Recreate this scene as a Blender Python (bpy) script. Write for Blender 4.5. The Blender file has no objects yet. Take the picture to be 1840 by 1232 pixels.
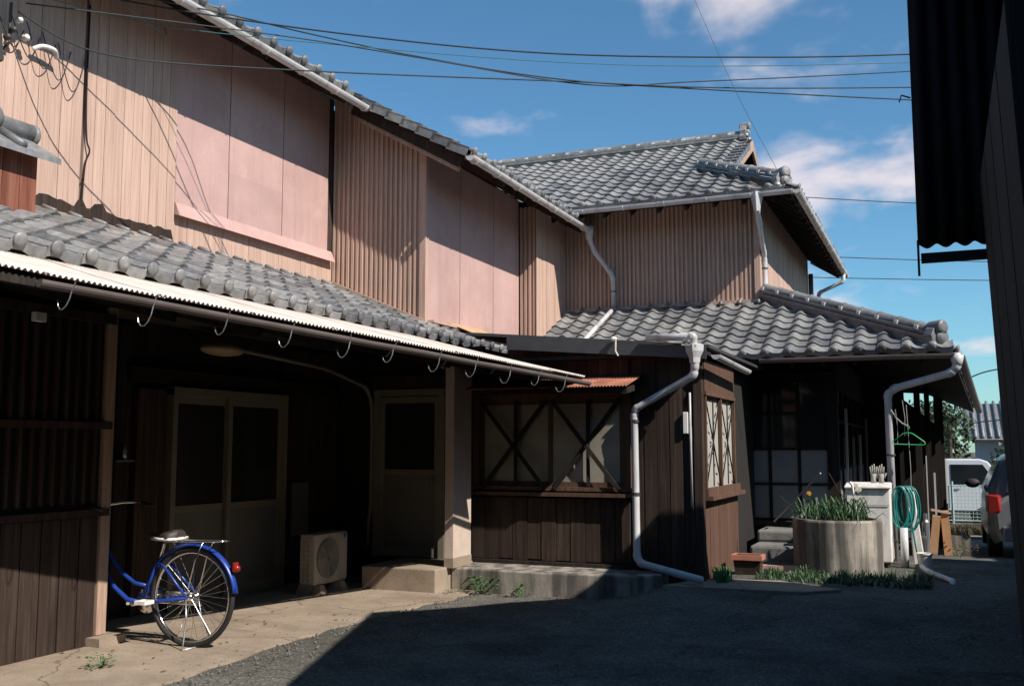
import bpy, math, random
from mathutils import Vector, Matrix, Quaternion
random.seed(7)
R = math.radians
scene = bpy.context.scene
col = scene.collection

# ------------------------------------------------------------------ camera
CAM_H = 1.42
cam_data = bpy.data.cameras.new('camera')
cam = bpy.data.objects.new('camera', cam_data)
col.objects.link(cam)
cam_data.sensor_width = 36.0
cam_data.lens = 35.0
cam_data.clip_start = 0.05
cam_data.clip_end = 2000.0
cam.location = (0, 0, CAM_H)
cam.rotation_euler = (R(90 + 5.97), 0, R(23.36))
scene.camera = cam

# ------------------------------------------------------------------ light
SUN_EL = R(42.6)
SUN_AZ = R(-19.0)                       # from +X towards -Y
SDIR = Vector((math.cos(SUN_EL) * math.cos(SUN_AZ), math.cos(SUN_EL) * math.sin(SUN_AZ), math.sin(SUN_EL)))
sun_data = bpy.data.lights.new('sun', 'SUN')
sun_data.energy = 5.0
sun_data.angle = R(0.5)
sun_data.color = (1.0, 0.92, 0.83)
sun = bpy.data.objects.new('sun', sun_data)
sun.rotation_euler = (-SDIR).to_track_quat('-Z', 'Y').to_euler()
sun.location = (30, -10, 30)
col.objects.link(sun)

world = bpy.data.worlds.new('World')
scene.world = world
world.use_nodes = True
wn, wl = world.node_tree.nodes, world.node_tree.links
wn.clear()
w_out = wn.new('ShaderNodeOutputWorld')
w_bg = wn.new('ShaderNodeBackground')
w_bg.inputs['Strength'].default_value = 0.095
sky = wn.new('ShaderNodeTexSky')
sky.sky_type = 'NISHITA'
sky.sun_disc = False
sky.sun_elevation = SUN_EL
sky.sun_rotation = R(90) - SUN_AZ
sky.altitude = 50
sky.air_density = 1.0
sky.dust_density = 0.3
sky.ozone_density = 2.5
# clouds: noise over a flat cloud layer, seen by direction
w_tc = wn.new('ShaderNodeTexCoord')
w_sep = wn.new('ShaderNodeSeparateXYZ')
wl.new(w_tc.outputs['Generated'], w_sep.inputs[0])
def wmath(op, a, b=None):
    n = wn.new('ShaderNodeMath'); n.operation = op
    for i, v in enumerate((a, b)):
        if v is None: continue
        if isinstance(v, (int, float)): n.inputs[i].default_value = v
        else: wl.new(v, n.inputs[i])
    return n.outputs[0]
w_h = wmath('MAXIMUM', wmath('ADD', w_sep.outputs[2], 0.30), 0.03)
w_cmb = wn.new('ShaderNodeCombineXYZ')
wl.new(wmath('DIVIDE', w_sep.outputs[0], w_h), w_cmb.inputs[0])
wl.new(wmath('DIVIDE', w_sep.outputs[1], w_h), w_cmb.inputs[1])
CLOUD_OFF = (20.927, 29.65, 0.0)
w_map = wn.new('ShaderNodeMapping')
w_map.inputs['Location'].default_value = CLOUD_OFF
w_map.inputs['Scale'].default_value = (1.5, 1.5, 1.0)
wl.new(w_cmb.outputs[0], w_map.inputs[0])
w_n1 = wn.new('ShaderNodeTexNoise'); w_n1.inputs['Scale'].default_value = 0.95; w_n1.inputs['Detail'].default_value = 6.0
w_n1.inputs['Roughness'].default_value = 0.55
w_n2 = wn.new('ShaderNodeTexNoise'); w_n2.inputs['Scale'].default_value = 2.6; w_n2.inputs['Detail'].default_value = 8.0
w_n2.inputs['Distortion'].default_value = 0.4
for n in (w_n1, w_n2): wl.new(w_map.outputs[0], n.inputs['Vector'])
w_sum = wmath('ADD', wmath('MULTIPLY', w_n1.outputs['Fac'], 0.68), wmath('MULTIPLY', w_n2.outputs['Fac'], 0.32))
w_rng = wn.new('ShaderNodeMapRange')
w_rng.interpolation_type = 'SMOOTHSTEP'
w_rng.inputs['From Min'].default_value = 0.536
w_rng.inputs['From Max'].default_value = 0.64
w_rng.inputs['To Max'].default_value = 0.85
wl.new(w_sum, w_rng.inputs['Value'])
w_tint = wn.new('ShaderNodeMix'); w_tint.data_type = 'RGBA'; w_tint.blend_type = 'MULTIPLY'
w_tint.inputs[0].default_value = 1.0
w_tint.inputs[7].default_value = (0.64, 1.0, 1.10, 1)
wl.new(sky.outputs[0], w_tint.inputs[6])
w_mix = wn.new('ShaderNodeMix'); w_mix.data_type = 'RGBA'
w_mix.inputs[7].default_value = (7.6, 6.8, 7.0, 1)
wl.new(w_rng.outputs[0], w_mix.inputs[0])
wl.new(w_tint.outputs[2], w_mix.inputs[6])
wl.new(w_mix.outputs[2], w_bg.inputs['Color'])
wl.new(w_bg.outputs[0], w_out.inputs['Surface'])

scene.view_settings.view_transform = 'Standard'
scene.view_settings.look = 'None'
scene.view_settings.gamma = 1.0
scene.view_settings.exposure = 0.35
scene.render.film_transparent = False

# ------------------------------------------------------------------ helpers
def at(u, v, x=None, y=None, z=None):
    """the point of the place that a picture position shows, on a known plane (used for free-hanging wires)"""
    F, p, a = 1789.0, R(5.97), R(23.36)
    f = Vector((-math.sin(a) * math.cos(p), math.cos(a) * math.cos(p), math.sin(p)))
    r = Vector((math.cos(a), math.sin(a), 0)); up = r.cross(f)
    d = f + r * ((u - 920) / F) + up * ((616 - v) / F)
    if x is not None: t = x / d.x
    elif y is not None: t = y / d.y
    else: t = (z - CAM_H) / d.z
    return Vector((0, 0, CAM_H)) + d * t

BASE = {}
def tag(o, label=None, cat=None, group=None, kind=None):
    if label: o['label'] = label
    if cat: o['category'] = cat
    if group: o['group'] = group
    if kind: o['kind'] = kind
    return o
def thing(name, label, cat, loc=(0, 0, 0), rz=0.0, group=None):
    o = bpy.data.objects.new(name, None)
    o.empty_display_size = 0.2
    col.objects.link(o)
    o.location = loc; o.rotation_euler = (0, 0, rz)
    BASE[o] = Vector(loc) if rz == 0 else Vector((0, 0, 0))
    return tag(o, label, cat, group)

class MB:
    def __init__(s): s.v = []; s.f = []
    def add(s, vs, fs):
        n = len(s.v); s.v += [tuple(p) for p in vs]; s.f += [tuple(i + n for i in q) for q in fs]; return s
    def box(s, x0, x1, y0, y1, z0, z1):
        return s.add([(x0, y0, z0), (x1, y0, z0), (x1, y1, z0), (x0, y1, z0), (x0, y0, z1), (x1, y0, z1), (x1, y1, z1), (x0, y1, z1)],
                     [(0, 3, 2, 1), (4, 5, 6, 7), (0, 1, 5, 4), (1, 2, 6, 5), (2, 3, 7, 6), (3, 0, 4, 7)])
    def hexa(s, b, t):
        return s.add(list(b) + list(t), [(3, 2, 1, 0), (4, 5, 6, 7), (0, 1, 5, 4), (1, 2, 6, 5), (2, 3, 7, 6), (3, 0, 4, 7)])
    def bar(s, p, q, w, h, up=(0, 0, 1)):
        p, q = Vector(p), Vector(q); d = (q - p).normalized()
        a = d.cross(Vector(up))
        if a.length < 1e-4: a = d.cross(Vector((0, 1, 0)))
        a.normalize(); b = a.cross(d)
        a *= w / 2; b *= h / 2
        return s.hexa([p - a - b, p + a - b, p + a + b, p - a + b], [q - a - b, q + a - b, q + a + b, q - a + b])
    def prism(s, poly, ax, c0, c1):
        """poly: list of 2-tuples in the other two axes"""
        def P(a, b, c): return {'x': (c, a, b), 'y': (a, c, b), 'z': (a, b, c)}[ax]
        n = len(poly)
        vs = [P(a, b, c0) for a, b in poly] + [P(a, b, c1) for a, b in poly]
        fs = [tuple(range(n))[::-1], tuple(range(n, 2 * n))] + [(i, (i + 1) % n, n + (i + 1) % n, n + i) for i in range(n)]
        return s.add(vs, fs)
    def tube(s, pts, r, n=8, caps=True):
        pts = [Vector(p) for p in pts]; rs = r if isinstance(r, (list, tuple)) else [r] * len(pts)
        m = len(pts); T = []
        for i in range(m):
            t = pts[min(i + 1, m - 1)] - pts[max(i - 1, 0)]
            T.append(t.normalized() if t.length > 1e-9 else Vector((0, 0, 1)))
        a = T[0].cross(Vector((0, 0, 1)))
        if a.length < 1e-3: a = T[0].cross(Vector((0, 1, 0)))
        a.normalize(); vs = []
        for i in range(m):
            if i: a = (a - T[i] * a.dot(T[i])).normalized()
            b = T[i].cross(a)
            for k in range(n):
                g = 2 * math.pi * k / n
                vs.append(pts[i] + (a * math.cos(g) + b * math.sin(g)) * rs[i])
        fs = [(i * n + k, i * n + (k + 1) % n, (i + 1) * n + (k + 1) % n, (i + 1) * n + k) for i in range(m - 1) for k in range(n)]
        if caps: fs += [tuple(range(n))[::-1], tuple(range((m - 1) * n, m * n))]
        return s.add(vs, fs)
    def lathe(s, c, prof, n=24, axis=(0, 0, 1)):
        q = Vector((0, 0, 1)).rotation_difference(Vector(axis).normalized()); c = Vector(c); vs = []
        for r, z in prof:
            for k in range(n):
                g = 2 * math.pi * k / n
                vs.append(c + q @ Vector((r * math.cos(g), r * math.sin(g), z)))
        m = len(prof)
        fs = [(i * n + k, i * n + (k + 1) % n, (i + 1) * n + (k + 1) % n, (i + 1) * n + k) for i in range(m - 1) for k in range(n)]
        fs += [tuple(range(n))[::-1], tuple(range((m - 1) * n, m * n))]
        return s.add(vs, fs)
    def ball(s, c, rx, ry, rz, n=12, m=8):
        c = Vector(c); vs = []
        for i in range(m + 1):
            t = math.pi * i / m
            for k in range(n):
                g = 2 * math.pi * k / n
                vs.append(c + Vector((rx * math.sin(t) * math.cos(g), ry * math.sin(t) * math.sin(g), rz * math.cos(t))))
        return s.add(vs, [(i * n + k, (i + 1) * n + k, (i + 1) * n + (k + 1) % n, i * n + (k + 1) % n) for i in range(m) for k in range(n)])
    def grid(s, P):
        m, n = len(P), len(P[0])
        return s.add([p for row in P for p in row], [(i * n + j, i * n + j + 1, (i + 1) * n + j + 1, (i + 1) * n + j) for i in range(m - 1) for j in range(n - 1)])
    def mesh(s, name, mat, smooth=False):
        me = bpy.data.meshes.new(name); me.from_pydata(s.v, [], s.f); me.update()
        if mat: me.materials.append(mat)
        if smooth: me.polygons.foreach_set('use_smooth', [True] * len(me.polygons))
        return me
    def build(s, name, mat, parent=None, smooth=False, bevel=0.0, solid=0.0):
        b = BASE.get(parent, Vector((0, 0, 0))) if parent else Vector((0, 0, 0))
        if b.length: s.v = [(p[0] - b.x, p[1] - b.y, p[2] - b.z) for p in s.v]
        o = bpy.data.objects.new(name, s.mesh(name, mat, smooth)); col.objects.link(o)
        if parent: o.parent = parent
        BASE[o] = b
        if solid:
            md = o.modifiers.new('solid', 'SOLIDIFY'); md.thickness = solid
        if bevel:
            md = o.modifiers.new('bevel', 'BEVEL'); md.width = bevel; md.segments = 2; md.limit_method = 'ANGLE'; md.angle_limit = R(40)
        return o
def smooth_path(pts, k=6):
    P = [Vector(p) for p in pts]; out = []
    for i in range(len(P) - 1):
        p0, p1, p2, p3 = P[max(i - 1, 0)], P[i], P[i + 1], P[min(i + 2, len(P) - 1)]
        for j in range(k):
            t = j / k
            out.append(.5 * ((2 * p1) + (p2 - p0) * t + (2 * p0 - 5 * p1 + 4 * p2 - p3) * t * t + (3 * p1 - p0 - 3 * p2 + p3) * t ** 3))
    out.append(P[-1]); return out
def piece(name, mesh, parent, M):
    """one of many alike pieces that share a mesh; M is its matrix in the place"""
    o = bpy.data.objects.new(name, mesh); col.objects.link(o)
    b = BASE.get(parent, Vector((0, 0, 0))) if parent else Vector((0, 0, 0))
    o.parent = parent
    o.matrix_basis = Matrix.Translation(-b) @ M
    BASE[o] = b
    return o
_cube = {}
def slab(name, parent, mat, x0, x1, y0, y1, z0, z1, tilt=(0, 0, 0)):
    if mat.name not in _cube:
        _cube[mat.name] = MB().box(-.5, .5, -.5, .5, -.5, .5).mesh('board_' + mat.name, mat)
    M = Matrix.Translation(((x0 + x1) / 2, (y0 + y1) / 2, (z0 + z1) / 2))
    if any(tilt): M = M @ Matrix.Rotation(tilt[0], 4, 'X') @ Matrix.Rotation(tilt[1], 4, 'Y') @ Matrix.Rotation(tilt[2], 4, 'Z')
    M = M @ Matrix.Diagonal((abs(x1 - x0), abs(y1 - y0), abs(z1 - z0), 1))
    return piece(name, _cube[mat.name], parent, M)
def wslab(name, parent, mat, ax, c, a0, a1, z0, z1, p0, p1, tilt=0.0):
    """board on a wall: ax 'y' = wall x=c facing +X, ax 'x' = wall y=c facing -Y; p0..p1 how far proud"""
    if ax == 'y': return slab(name, parent, mat, c + p0, c + p1, a0, a1, z0, z1, (tilt, 0, 0))
    return slab(name, parent, mat, a0, a1, c - p1, c - p0, z0, z1, (0, tilt, 0))
def rnd(a, b): return random.uniform(a, b)
def boards(parent, mat, ax, c, a0, a1, z0, z1, w, th=0.016, gap=0.004, zj=0.0, name='plank', pj=0.003):
    n = max(1, round(abs(a1 - a0) / w)); w = (a1 - a0) / n
    for i in range(n):
        s0, s1 = a0 + i * w + gap / 2, a0 + (i + 1) * w - gap / 2
        zz0 = z0(0.5 * (s0 + s1)) if callable(z0) else z0
        zz1 = z1(0.5 * (s0 + s1)) if callable(z1) else z1
        wslab(name, parent, mat, ax, c, s0, s1, zz0 + rnd(0, zj), zz1, 0.0, th + rnd(-pj, pj), rnd(-.0012, .0012))
def battens(parent, mat, ax, c, a0, a1, z0, z1, pitch=0.066, w=0.03, d=0.03, name='batten'):
    n = round(abs(a1 - a0) / pitch); pitch = (a1 - a0) / n
    for i in range(n + 1):
        a = a0 + i * pitch
        zz0 = z0(a) if callable(z0) else z0
        zz1 = z1(a) if callable(z1) else z1
        wslab(name, parent, mat, ax, c, a - w / 2, a + w / 2, zz0, zz1, 0.0, d + rnd(-.003, .003))

# ------------------------------------------------------------------ materials
MATS = {}
def material(name, build):
    m = bpy.data.materials.new(name); m.use_nodes = True
    nt = m.node_tree; nt.nodes.clear()
    out = nt.nodes.new('ShaderNodeOutputMaterial'); bs = nt.nodes.new('ShaderNodeBsdfPrincipled')
    nt.links.new(bs.outputs[0], out.inputs['Surface'])
    build(nt, bs); MATS[name] = m
    return m
def N(nt, t, **k):
    n = nt.nodes.new(t)
    for a, b in k.items():
        if a in n.inputs: n.inputs[a].default_value = b
        else: setattr(n, a, b)
    return n
def ramp(nt, src, stops):
    r = nt.nodes.new('ShaderNodeValToRGB'); e = r.color_ramp.elements
    while len(e) < len(stops): e.new(0.5)
    for i, (p, c) in enumerate(stops):
        e[i].position = p; e[i].color = (c[0], c[1], c[2], 1) if not isinstance(c, (int, float)) else (c, c, c, 1)
    nt.links.new(src, r.inputs[0]); return r.outputs[0]
def mixc(nt, fac, a, b, mode='MIX'):
    m = nt.nodes.new('ShaderNodeMix'); m.data_type = 'RGBA'; m.blend_type = mode
    for i, v in ((0, fac), (6, a), (7, b)):
        if isinstance(v, (int, float)): m.inputs[i].default_value = v
        elif isinstance(v, tuple): m.inputs[i].default_value = (*v, 1)
        else: nt.links.new(v, m.inputs[i])
    return m.outputs[2]
def wpos(nt, scale):
    g = N(nt, 'ShaderNodeNewGeometry'); m = N(nt, 'ShaderNodeMapping'); m.inputs['Scale'].default_value = scale
    nt.links.new(g.outputs['Position'], m.inputs[0]); return m.outputs[0]
def noise(nt, vec, scale, detail=4, rough=0.55, dist=0.0):
    n = N(nt, 'ShaderNodeTexNoise', Scale=scale, Detail=detail, Roughness=rough, Distortion=dist)
    nt.links.new(vec, n.inputs['Vector']); return n.outputs['Fac']
def bump(nt, bs, h, s, d=0.01):
    b = N(nt, 'ShaderNodeBump', Strength=s, Distance=d); nt.links.new(h, b.inputs['Height']); nt.links.new(b.outputs[0], bs.inputs['Normal'])
def orand(nt): return N(nt, 'ShaderNodeObjectInfo').outputs['Random']

def wood(name, c0, c1, c2, grain=28.0, var=0.35, rough=0.85, horiz=False, stain=0.3):
    def b(nt, bs):
        sc = (grain, grain, 1.3) if not horiz else (1.3, 1.3, grain)
        g = wpos(nt, sc)
        rr = orand(nt)
        off = N(nt, 'ShaderNodeVectorMath', operation='ADD'); cm = N(nt, 'ShaderNodeCombineXYZ')
        mu = N(nt, 'ShaderNodeMath', operation='MULTIPLY'); mu.inputs[1].default_value = 37.0; nt.links.new(rr, mu.inputs[0])
        nt.links.new(mu.outputs[0], cm.inputs[0]); nt.links.new(mu.outputs[0], cm.inputs[2])
        nt.links.new(g, off.inputs[0]); nt.links.new(cm.outputs[0], off.inputs[1])
        f = noise(nt, off.outputs[0], 1.0, 6, 0.65, 0.6)
        c = ramp(nt, f, [(0.28, c0), (0.5, c1), (0.72, c2)])
        big = noise(nt, wpos(nt, (1.6, 1.6, 0.7)), 1.6, 4)
        c = mixc(nt, ramp(nt, big, [(0.35, stain), (0.6, 0.0)]), c, tuple(x * 0.55 for x in c0))
        c = mixc(nt, 1.0, c, ramp(nt, rr, [(0.0, (1 - var,) * 3), (1.0, (1.0,) * 3)]), 'MULTIPLY')
        nt.links.new(c, bs.inputs['Base Color']); bs.inputs['Roughness'].default_value = rough
        bs.inputs['Specular IOR Level'].default_value = 0.25
        bump(nt, bs, f, 0.35, 0.006)
    return material(name, b)
def plain(name, c, rough=0.6, metal=0.0, var=0.12, scale=9.0, bmp=0.0, spec=0.5, dirt=None, rvar=0.0):
    def b(nt, bs):
        f = noise(nt, wpos(nt, (1, 1, 1)), scale, 5)
        lo = tuple(x * (1 - var) for x in c); hi = tuple(min(1, x * (1 + var)) for x in c)
        cc = ramp(nt, f, [(0.3, lo), (0.7, hi)])
        if dirt:
            d = noise(nt, wpos(nt, (3.0, 3.0, 0.8)), 1.7, 6, 0.65)
            cc = mixc(nt, ramp(nt, d, [(0.5, 0.0), (0.68, 0.75)]), cc, dirt)
        if rvar: cc = mixc(nt, 1.0, cc, ramp(nt, orand(nt), [(0.0, (1 - rvar,) * 3), (1.0, (1.0,) * 3)]), 'MULTIPLY')
        nt.links.new(cc, bs.inputs['Base Color'])
        bs.inputs['Roughness'].default_value = rough; bs.inputs['Metallic'].default_value = metal
        bs.inputs['Specular IOR Level'].default_value = spec
        if bmp: bump(nt, bs, noise(nt, wpos(nt, (1, 1, 1)), scale * 6, 6), bmp, 0.01)
    return material(name, b)

M_wood = wood('weathered_cedar', (.40, .265, .205), (.54, .375, .30), (.62, .445, .365), grain=46, var=.12, stain=.10)
M_batten = wood('weathered_batten', (.30, .20, .15), (.44, .31, .235), (.55, .40, .31), grain=30, var=.22, stain=.15)
def _pink(nt, bs):
    f = noise(nt, wpos(nt, (1, 1, 1)), 1.8, 6, .6)
    c = ramp(nt, f, [(0.3, (.46, .30, .275)), (0.7, (.56, .375, .345))])
    s = noise(nt, wpos(nt, (9, 9, .45)), 1.0, 6, .65)
    c = mixc(nt, ramp(nt, s, [(0.50, 0.0), (0.72, .42)]), c, (.36, .235, .20))
    b = noise(nt, wpos(nt, (2.2, 2.2, 1.6)), 1.3, 7, .7)
    c = mixc(nt, ramp(nt, b, [(0.58, 0.0), (0.70, .5)]), c, (.60, .43, .38))
    k = noise(nt, wpos(nt, (1, 1, 1)), 22.0, 3)
    c = mixc(nt, ramp(nt, k, [(0.70, 0.0), (0.76, .55)]), c, (.22, .14, .11))
    c = mixc(nt, 1.0, c, ramp(nt, orand(nt), [(0.0, (.90, .90, .90)), (1.0, (1.0, 1.0, 1.0))]), 'MULTIPLY')
    nt.links.new(c, bs.inputs['Base Color']); bs.inputs['Roughness'].default_value = .85; bs.inputs['Specular IOR Level'].default_value = .2
    bump(nt, bs, f, .3, .02)
M_pink = material('faded_pink_board', _pink)
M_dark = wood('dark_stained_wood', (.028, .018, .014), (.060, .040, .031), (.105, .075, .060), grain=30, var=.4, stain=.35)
M_dark2 = wood('near_black_wood', (.012, .010, .009), (.03, .024, .02), (.05, .042, .036), grain=26, var=.4)  # near-black version of the dark wood
M_brown = wood('brown_panel_wood', (.07, .040, .027), (.120, .068, .046), (.165, .10, .07), grain=30, var=.15, stain=.2)
M_red = wood('red_stained_wood', (.10, .035, .022), (.30, .11, .07), (.42, .19, .13), grain=20, var=.35, stain=.5)
M_tan = plain('tan_sheet', (.50, .33, .18), .55, var=.12, scale=3, spec=.3)
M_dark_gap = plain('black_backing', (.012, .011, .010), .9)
M_gutter = plain('grey_gutter', (.55, .53, .52), .45, var=.08, scale=6, dirt=(.26, .22, .19))
M_gutter_dark = plain('brown_gutter', (.16, .13, .12), .5, var=.15, scale=6)
M_pvc = plain('grey_pipe', (.56, .56, .57), .4, var=.06, scale=6, dirt=(.30, .28, .26))
M_white = plain('white_paint', (.78, .76, .72), .45, var=.05, scale=5, dirt=(.45, .40, .34))
M_sheet = plain('pale_corrugated', (.66, .59, .53), .5, var=.08, scale=3, dirt=(.52, .42, .34), spec=.3)
M_rust = plain('rusty_corrugated', (.30, .125, .08), .75, var=.35, scale=7, dirt=(.16, .06, .04), spec=.2)
M_darkmetal = plain('dark_metal', (.05, .052, .056), .5, var=.2, scale=8)
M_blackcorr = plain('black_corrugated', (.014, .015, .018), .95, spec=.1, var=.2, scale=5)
M_alu = plain('bronze_aluminium', (.18, .165, .125), .5, var=.08, scale=5)
M_alu_panel = plain('grey_door_panel', (.13, .13, .115), .6, var=.08, scale=4)
M_chrome = plain('chrome', (.75, .75, .75), .18, metal=1.0, var=.03)
M_steel = plain('galvanised_steel', (.45, .46, .47), .35, metal=.8, var=.1)
M_rubber = plain('black_rubber', (.018, .018, .018), .7)
M_blue = plain('blue_enamel', (.012, .045, .27), .32, var=.05)
M_saddle = plain('brown_vinyl', (.045, .036, .032), .6, var=.1)
M_redlens = plain('red_reflector', (.30, .02, .015), .25)
M_ac = plain('ivory_plastic', (.40, .365, .29), .5, var=.05, dirt=(.28, .25, .19))
M_green = plain('green_plastic', (.04, .45, .16), .4)
M_teal = plain('teal_hose', (.01, .16, .15), .3, var=.1)
M_terra = plain('terracotta', (.42, .17, .11), .8, var=.2)
M_wire = plain('black_cable', (.02, .03, .035), .6)
M_wire_teal = plain('teal_cable', (.05, .16, .17), .5)
M_carwhite = plain('car_paint_white', (.70, .72, .75), .2, var=.02)
M_carsilver = plain('car_paint_silver', (.24, .25, .265), .25, metal=.3, var=.03)
M_carglass = plain('car_glass', (.015, .018, .02), .08, var=.02)
M_fence = plain('green_mesh_wire', (.38, .52, .46), .5)
M_mortar = plain('white_mortar', (.70, .68, .64), .9, var=.1)
M_stone = plain('grey_stone', (.17, .165, .155), .9, var=.3, scale=5, bmp=.5)
M_cardboard = plain('tan_board', (.50, .29, .15), .8, var=.1)
M_house_wall = plain('far_house_wall', (.30, .32, .34), .8, var=.08)
M_yellow = plain('narcissus_yellow', (.75, .42, .03), .6)
M_petal = plain('white_petal', (.80, .78, .65), .6)
M_blade = plain('leaf_blade', (.032, .085, .026), .5, var=.35, scale=14)
M_weed = plain('weed_leaf', (.05, .15, .035), .6, var=.35, scale=20)
M_tree = plain('tree_leaf', (.035, .06, .022), .6, var=.45, scale=6)
M_bark = plain('bark', (.06, .045, .032), .9, var=.3, scale=12)
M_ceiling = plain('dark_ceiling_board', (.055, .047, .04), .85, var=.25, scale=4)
M_logo = plain('blue_logo', (.02, .06, .25), .4)
M_curtain = plain('grey_curtain', (.34, .33, .30), .9, var=.1, scale=3)

def _tile(nt, bs):
    f = noise(nt, wpos(nt, (1, 1, 1)), 16.0, 6, 0.65)
    c = ramp(nt, f, [(0.3, (.14, .146, .152)), (0.7, (.285, .285, .285))])
    b2 = noise(nt, wpos(nt, (1, 1, 1)), 3.0, 4)
    c = mixc(nt, ramp(nt, b2, [(0.45, 0.0), (0.7, 0.55)]), c, (.085, .083, .072))
    c = mixc(nt, 1.0, c, ramp(nt, orand(nt), [(0.0, (.60, .61, .64)), (.5, (1.0, 1.0, 1.0)), (1.0, (1.28, 1.25, 1.2))]), 'MULTIPLY')
    nt.links.new(c, bs.inputs['Base Color']); bs.inputs['Roughness'].default_value = .42
    bs.inputs['Specular IOR Level'].default_value = .45
    bump(nt, bs, f, .25, .004)
M_tile = material('roof_tile_grey', _tile)
def _glass_dark(nt, bs):
    bs.inputs['Base Color'].default_value = (.018, .022, .022, 1); bs.inputs['Roughness'].default_value = .08
M_glass = material('dark_window_glass', _glass_dark)
def _frost(nt, bs):
    f = noise(nt, wpos(nt, (1, 1, 1)), 3.0, 3)
    nt.links.new(ramp(nt, f, [(0.3, (.24, .22, .175)), (0.7, (.36, .335, .27))]), bs.inputs['Base Color'])
    bs.inputs['Roughness'].default_value = .35
M_frost = material('frosted_glass', _frost)
def _paper(nt, bs):
    f = noise(nt, wpos(nt, (1, 1, 1)), 2.0, 3)
    nt.links.new(ramp(nt, f, [(0.3, (.20, .21, .215)), (0.7, (.30, .315, .32))]), bs.inputs['Base Color'])
    bs.inputs['Roughness'].default_value = .3
M_paper = material('pale_window_pane', _paper)
def _conc(nt, bs):
    f = noise(nt, wpos(nt, (1, 1, 1)), 2.2, 8, 0.65)
    c = ramp(nt, f, [(0.3, (.25, .20, .15)), (0.7, (.40, .325, .25))])
    s = noise(nt, wpos(nt, (.6, 1.8, 1)), 1.1, 6, .7)
    c = mixc(nt, ramp(nt, s, [(0.53, 0.0), (0.66, 0.6)]), c, (.20, .155, .11))
    g = noise(nt, wpos(nt, (1, 1, 1)), 90.0, 4)
    c = mixc(nt, .5, c, ramp(nt, g, [(0.3, (.55, .55, .55)), (0.6, (1, 1, 1))]), 'MULTIPLY')
    wp = N(nt, 'ShaderNodeVectorMath', operation='ADD'); wn_ = N(nt, 'ShaderNodeTexNoise', Scale=3.0, Detail=4.0)
    ps = wpos(nt, (1, 1, 1)); nt.links.new(ps, wn_.inputs['Vector']); sc_ = N(nt, 'ShaderNodeVectorMath', operation='SCALE'); sc_.inputs['Scale'].default_value = .35
    nt.links.new(wn_.outputs['Color'], sc_.inputs[0]); nt.links.new(ps, wp.inputs[0]); nt.links.new(sc_.outputs[0], wp.inputs[1])
    vo = N(nt, 'ShaderNodeTexVoronoi', Scale=.55, feature='DISTANCE_TO_EDGE'); nt.links.new(wp.outputs[0], vo.inputs['Vector'])
    c = mixc(nt, ramp(nt, vo.outputs['Distance'], [(0.0, .75), (.006, 0.0)]), c, (.07, .055, .04))
    nt.links.new(c, bs.inputs['Base Color']); bs.inputs['Roughness'].default_value = .9
    bs.inputs['Specular IOR Level'].default_value = .2
    bump(nt, bs, g, .35, .006)
M_conc = material('worn_concrete', _conc)
def _conc2(nt, bs):
    f = noise(nt, wpos(nt, (1, 1, 1)), 5.0, 8, 0.65)
    c = ramp(nt, f, [(0.3, (.20, .18, .155)), (0.7, (.40, .365, .315))])
    s = noise(nt, wpos(nt, (5, 5, .5)), 1.4, 5, .6)
    c = mixc(nt, ramp(nt, s, [(0.42, 0.0), (0.58, .85)]), c, (.060, .055, .048))
    nt.links.new(c, bs.inputs['Base Color']); bs.inputs['Roughness'].default_value = .92
    bump(nt, bs, noise(nt, wpos(nt, (1, 1, 1)), 60.0, 5), .4, .006)
M_conc_stain = material('stained_concrete', _conc2)
def _asph(nt, bs):
    f = noise(nt, wpos(nt, (1, 1, 1)), 1.3, 6, .6)
    v = N(nt, 'ShaderNodeTexVoronoi', Scale=70.0); nt.links.new(wpos(nt, (1, 1, 1)), v.inputs['Vector'])
    c = ramp(nt, f, [(0.3, (.075, .073, .064)), (0.7, (.15, .145, .128))])
    o_ = noise(nt, wpos(nt, (1, 1, 1)), .55, 7, .7)
    c = mixc(nt, ramp(nt, o_, [(0.52, 0.0), (0.62, .7)]), c, (.045, .044, .040))
    vo = N(nt, 'ShaderNodeTexVoronoi', Scale=.7, feature='DISTANCE_TO_EDGE'); wn_ = N(nt, 'ShaderNodeTexNoise', Scale=2.0, Detail=5.0)
    ps = wpos(nt, (1, 1, 1)); nt.links.new(ps, wn_.inputs['Vector']); va_ = N(nt, 'ShaderNodeVectorMath', operation='ADD'); nt.links.new(ps, va_.inputs[0]); nt.links.new(wn_.outputs['Color'], va_.inputs[1]); nt.links.new(va_.outputs[0], vo.inputs['Vector'])
    c = mixc(nt, ramp(nt, vo.outputs['Distance'], [(0.0, .8), (.008, 0.0)]), c, (.02, .02, .018))
    c = mixc(nt, .8, c, ramp(nt, v.outputs['Color'], [(0.1, (.55, .55, .55)), (0.6, (1.0, 1.0, .98)), (0.9, (1.9, 1.8, 1.7))]), 'MULTIPLY')
    nt.links.new(c, bs.inputs['Base Color']); bs.inputs['Roughness'].default_value = .95
    bs.inputs['Specular IOR Level'].default_value = .2
    bump(nt, bs, v.outputs['Distance'], .7, .008)
M_asph = material('old_asphalt', _asph)

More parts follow.
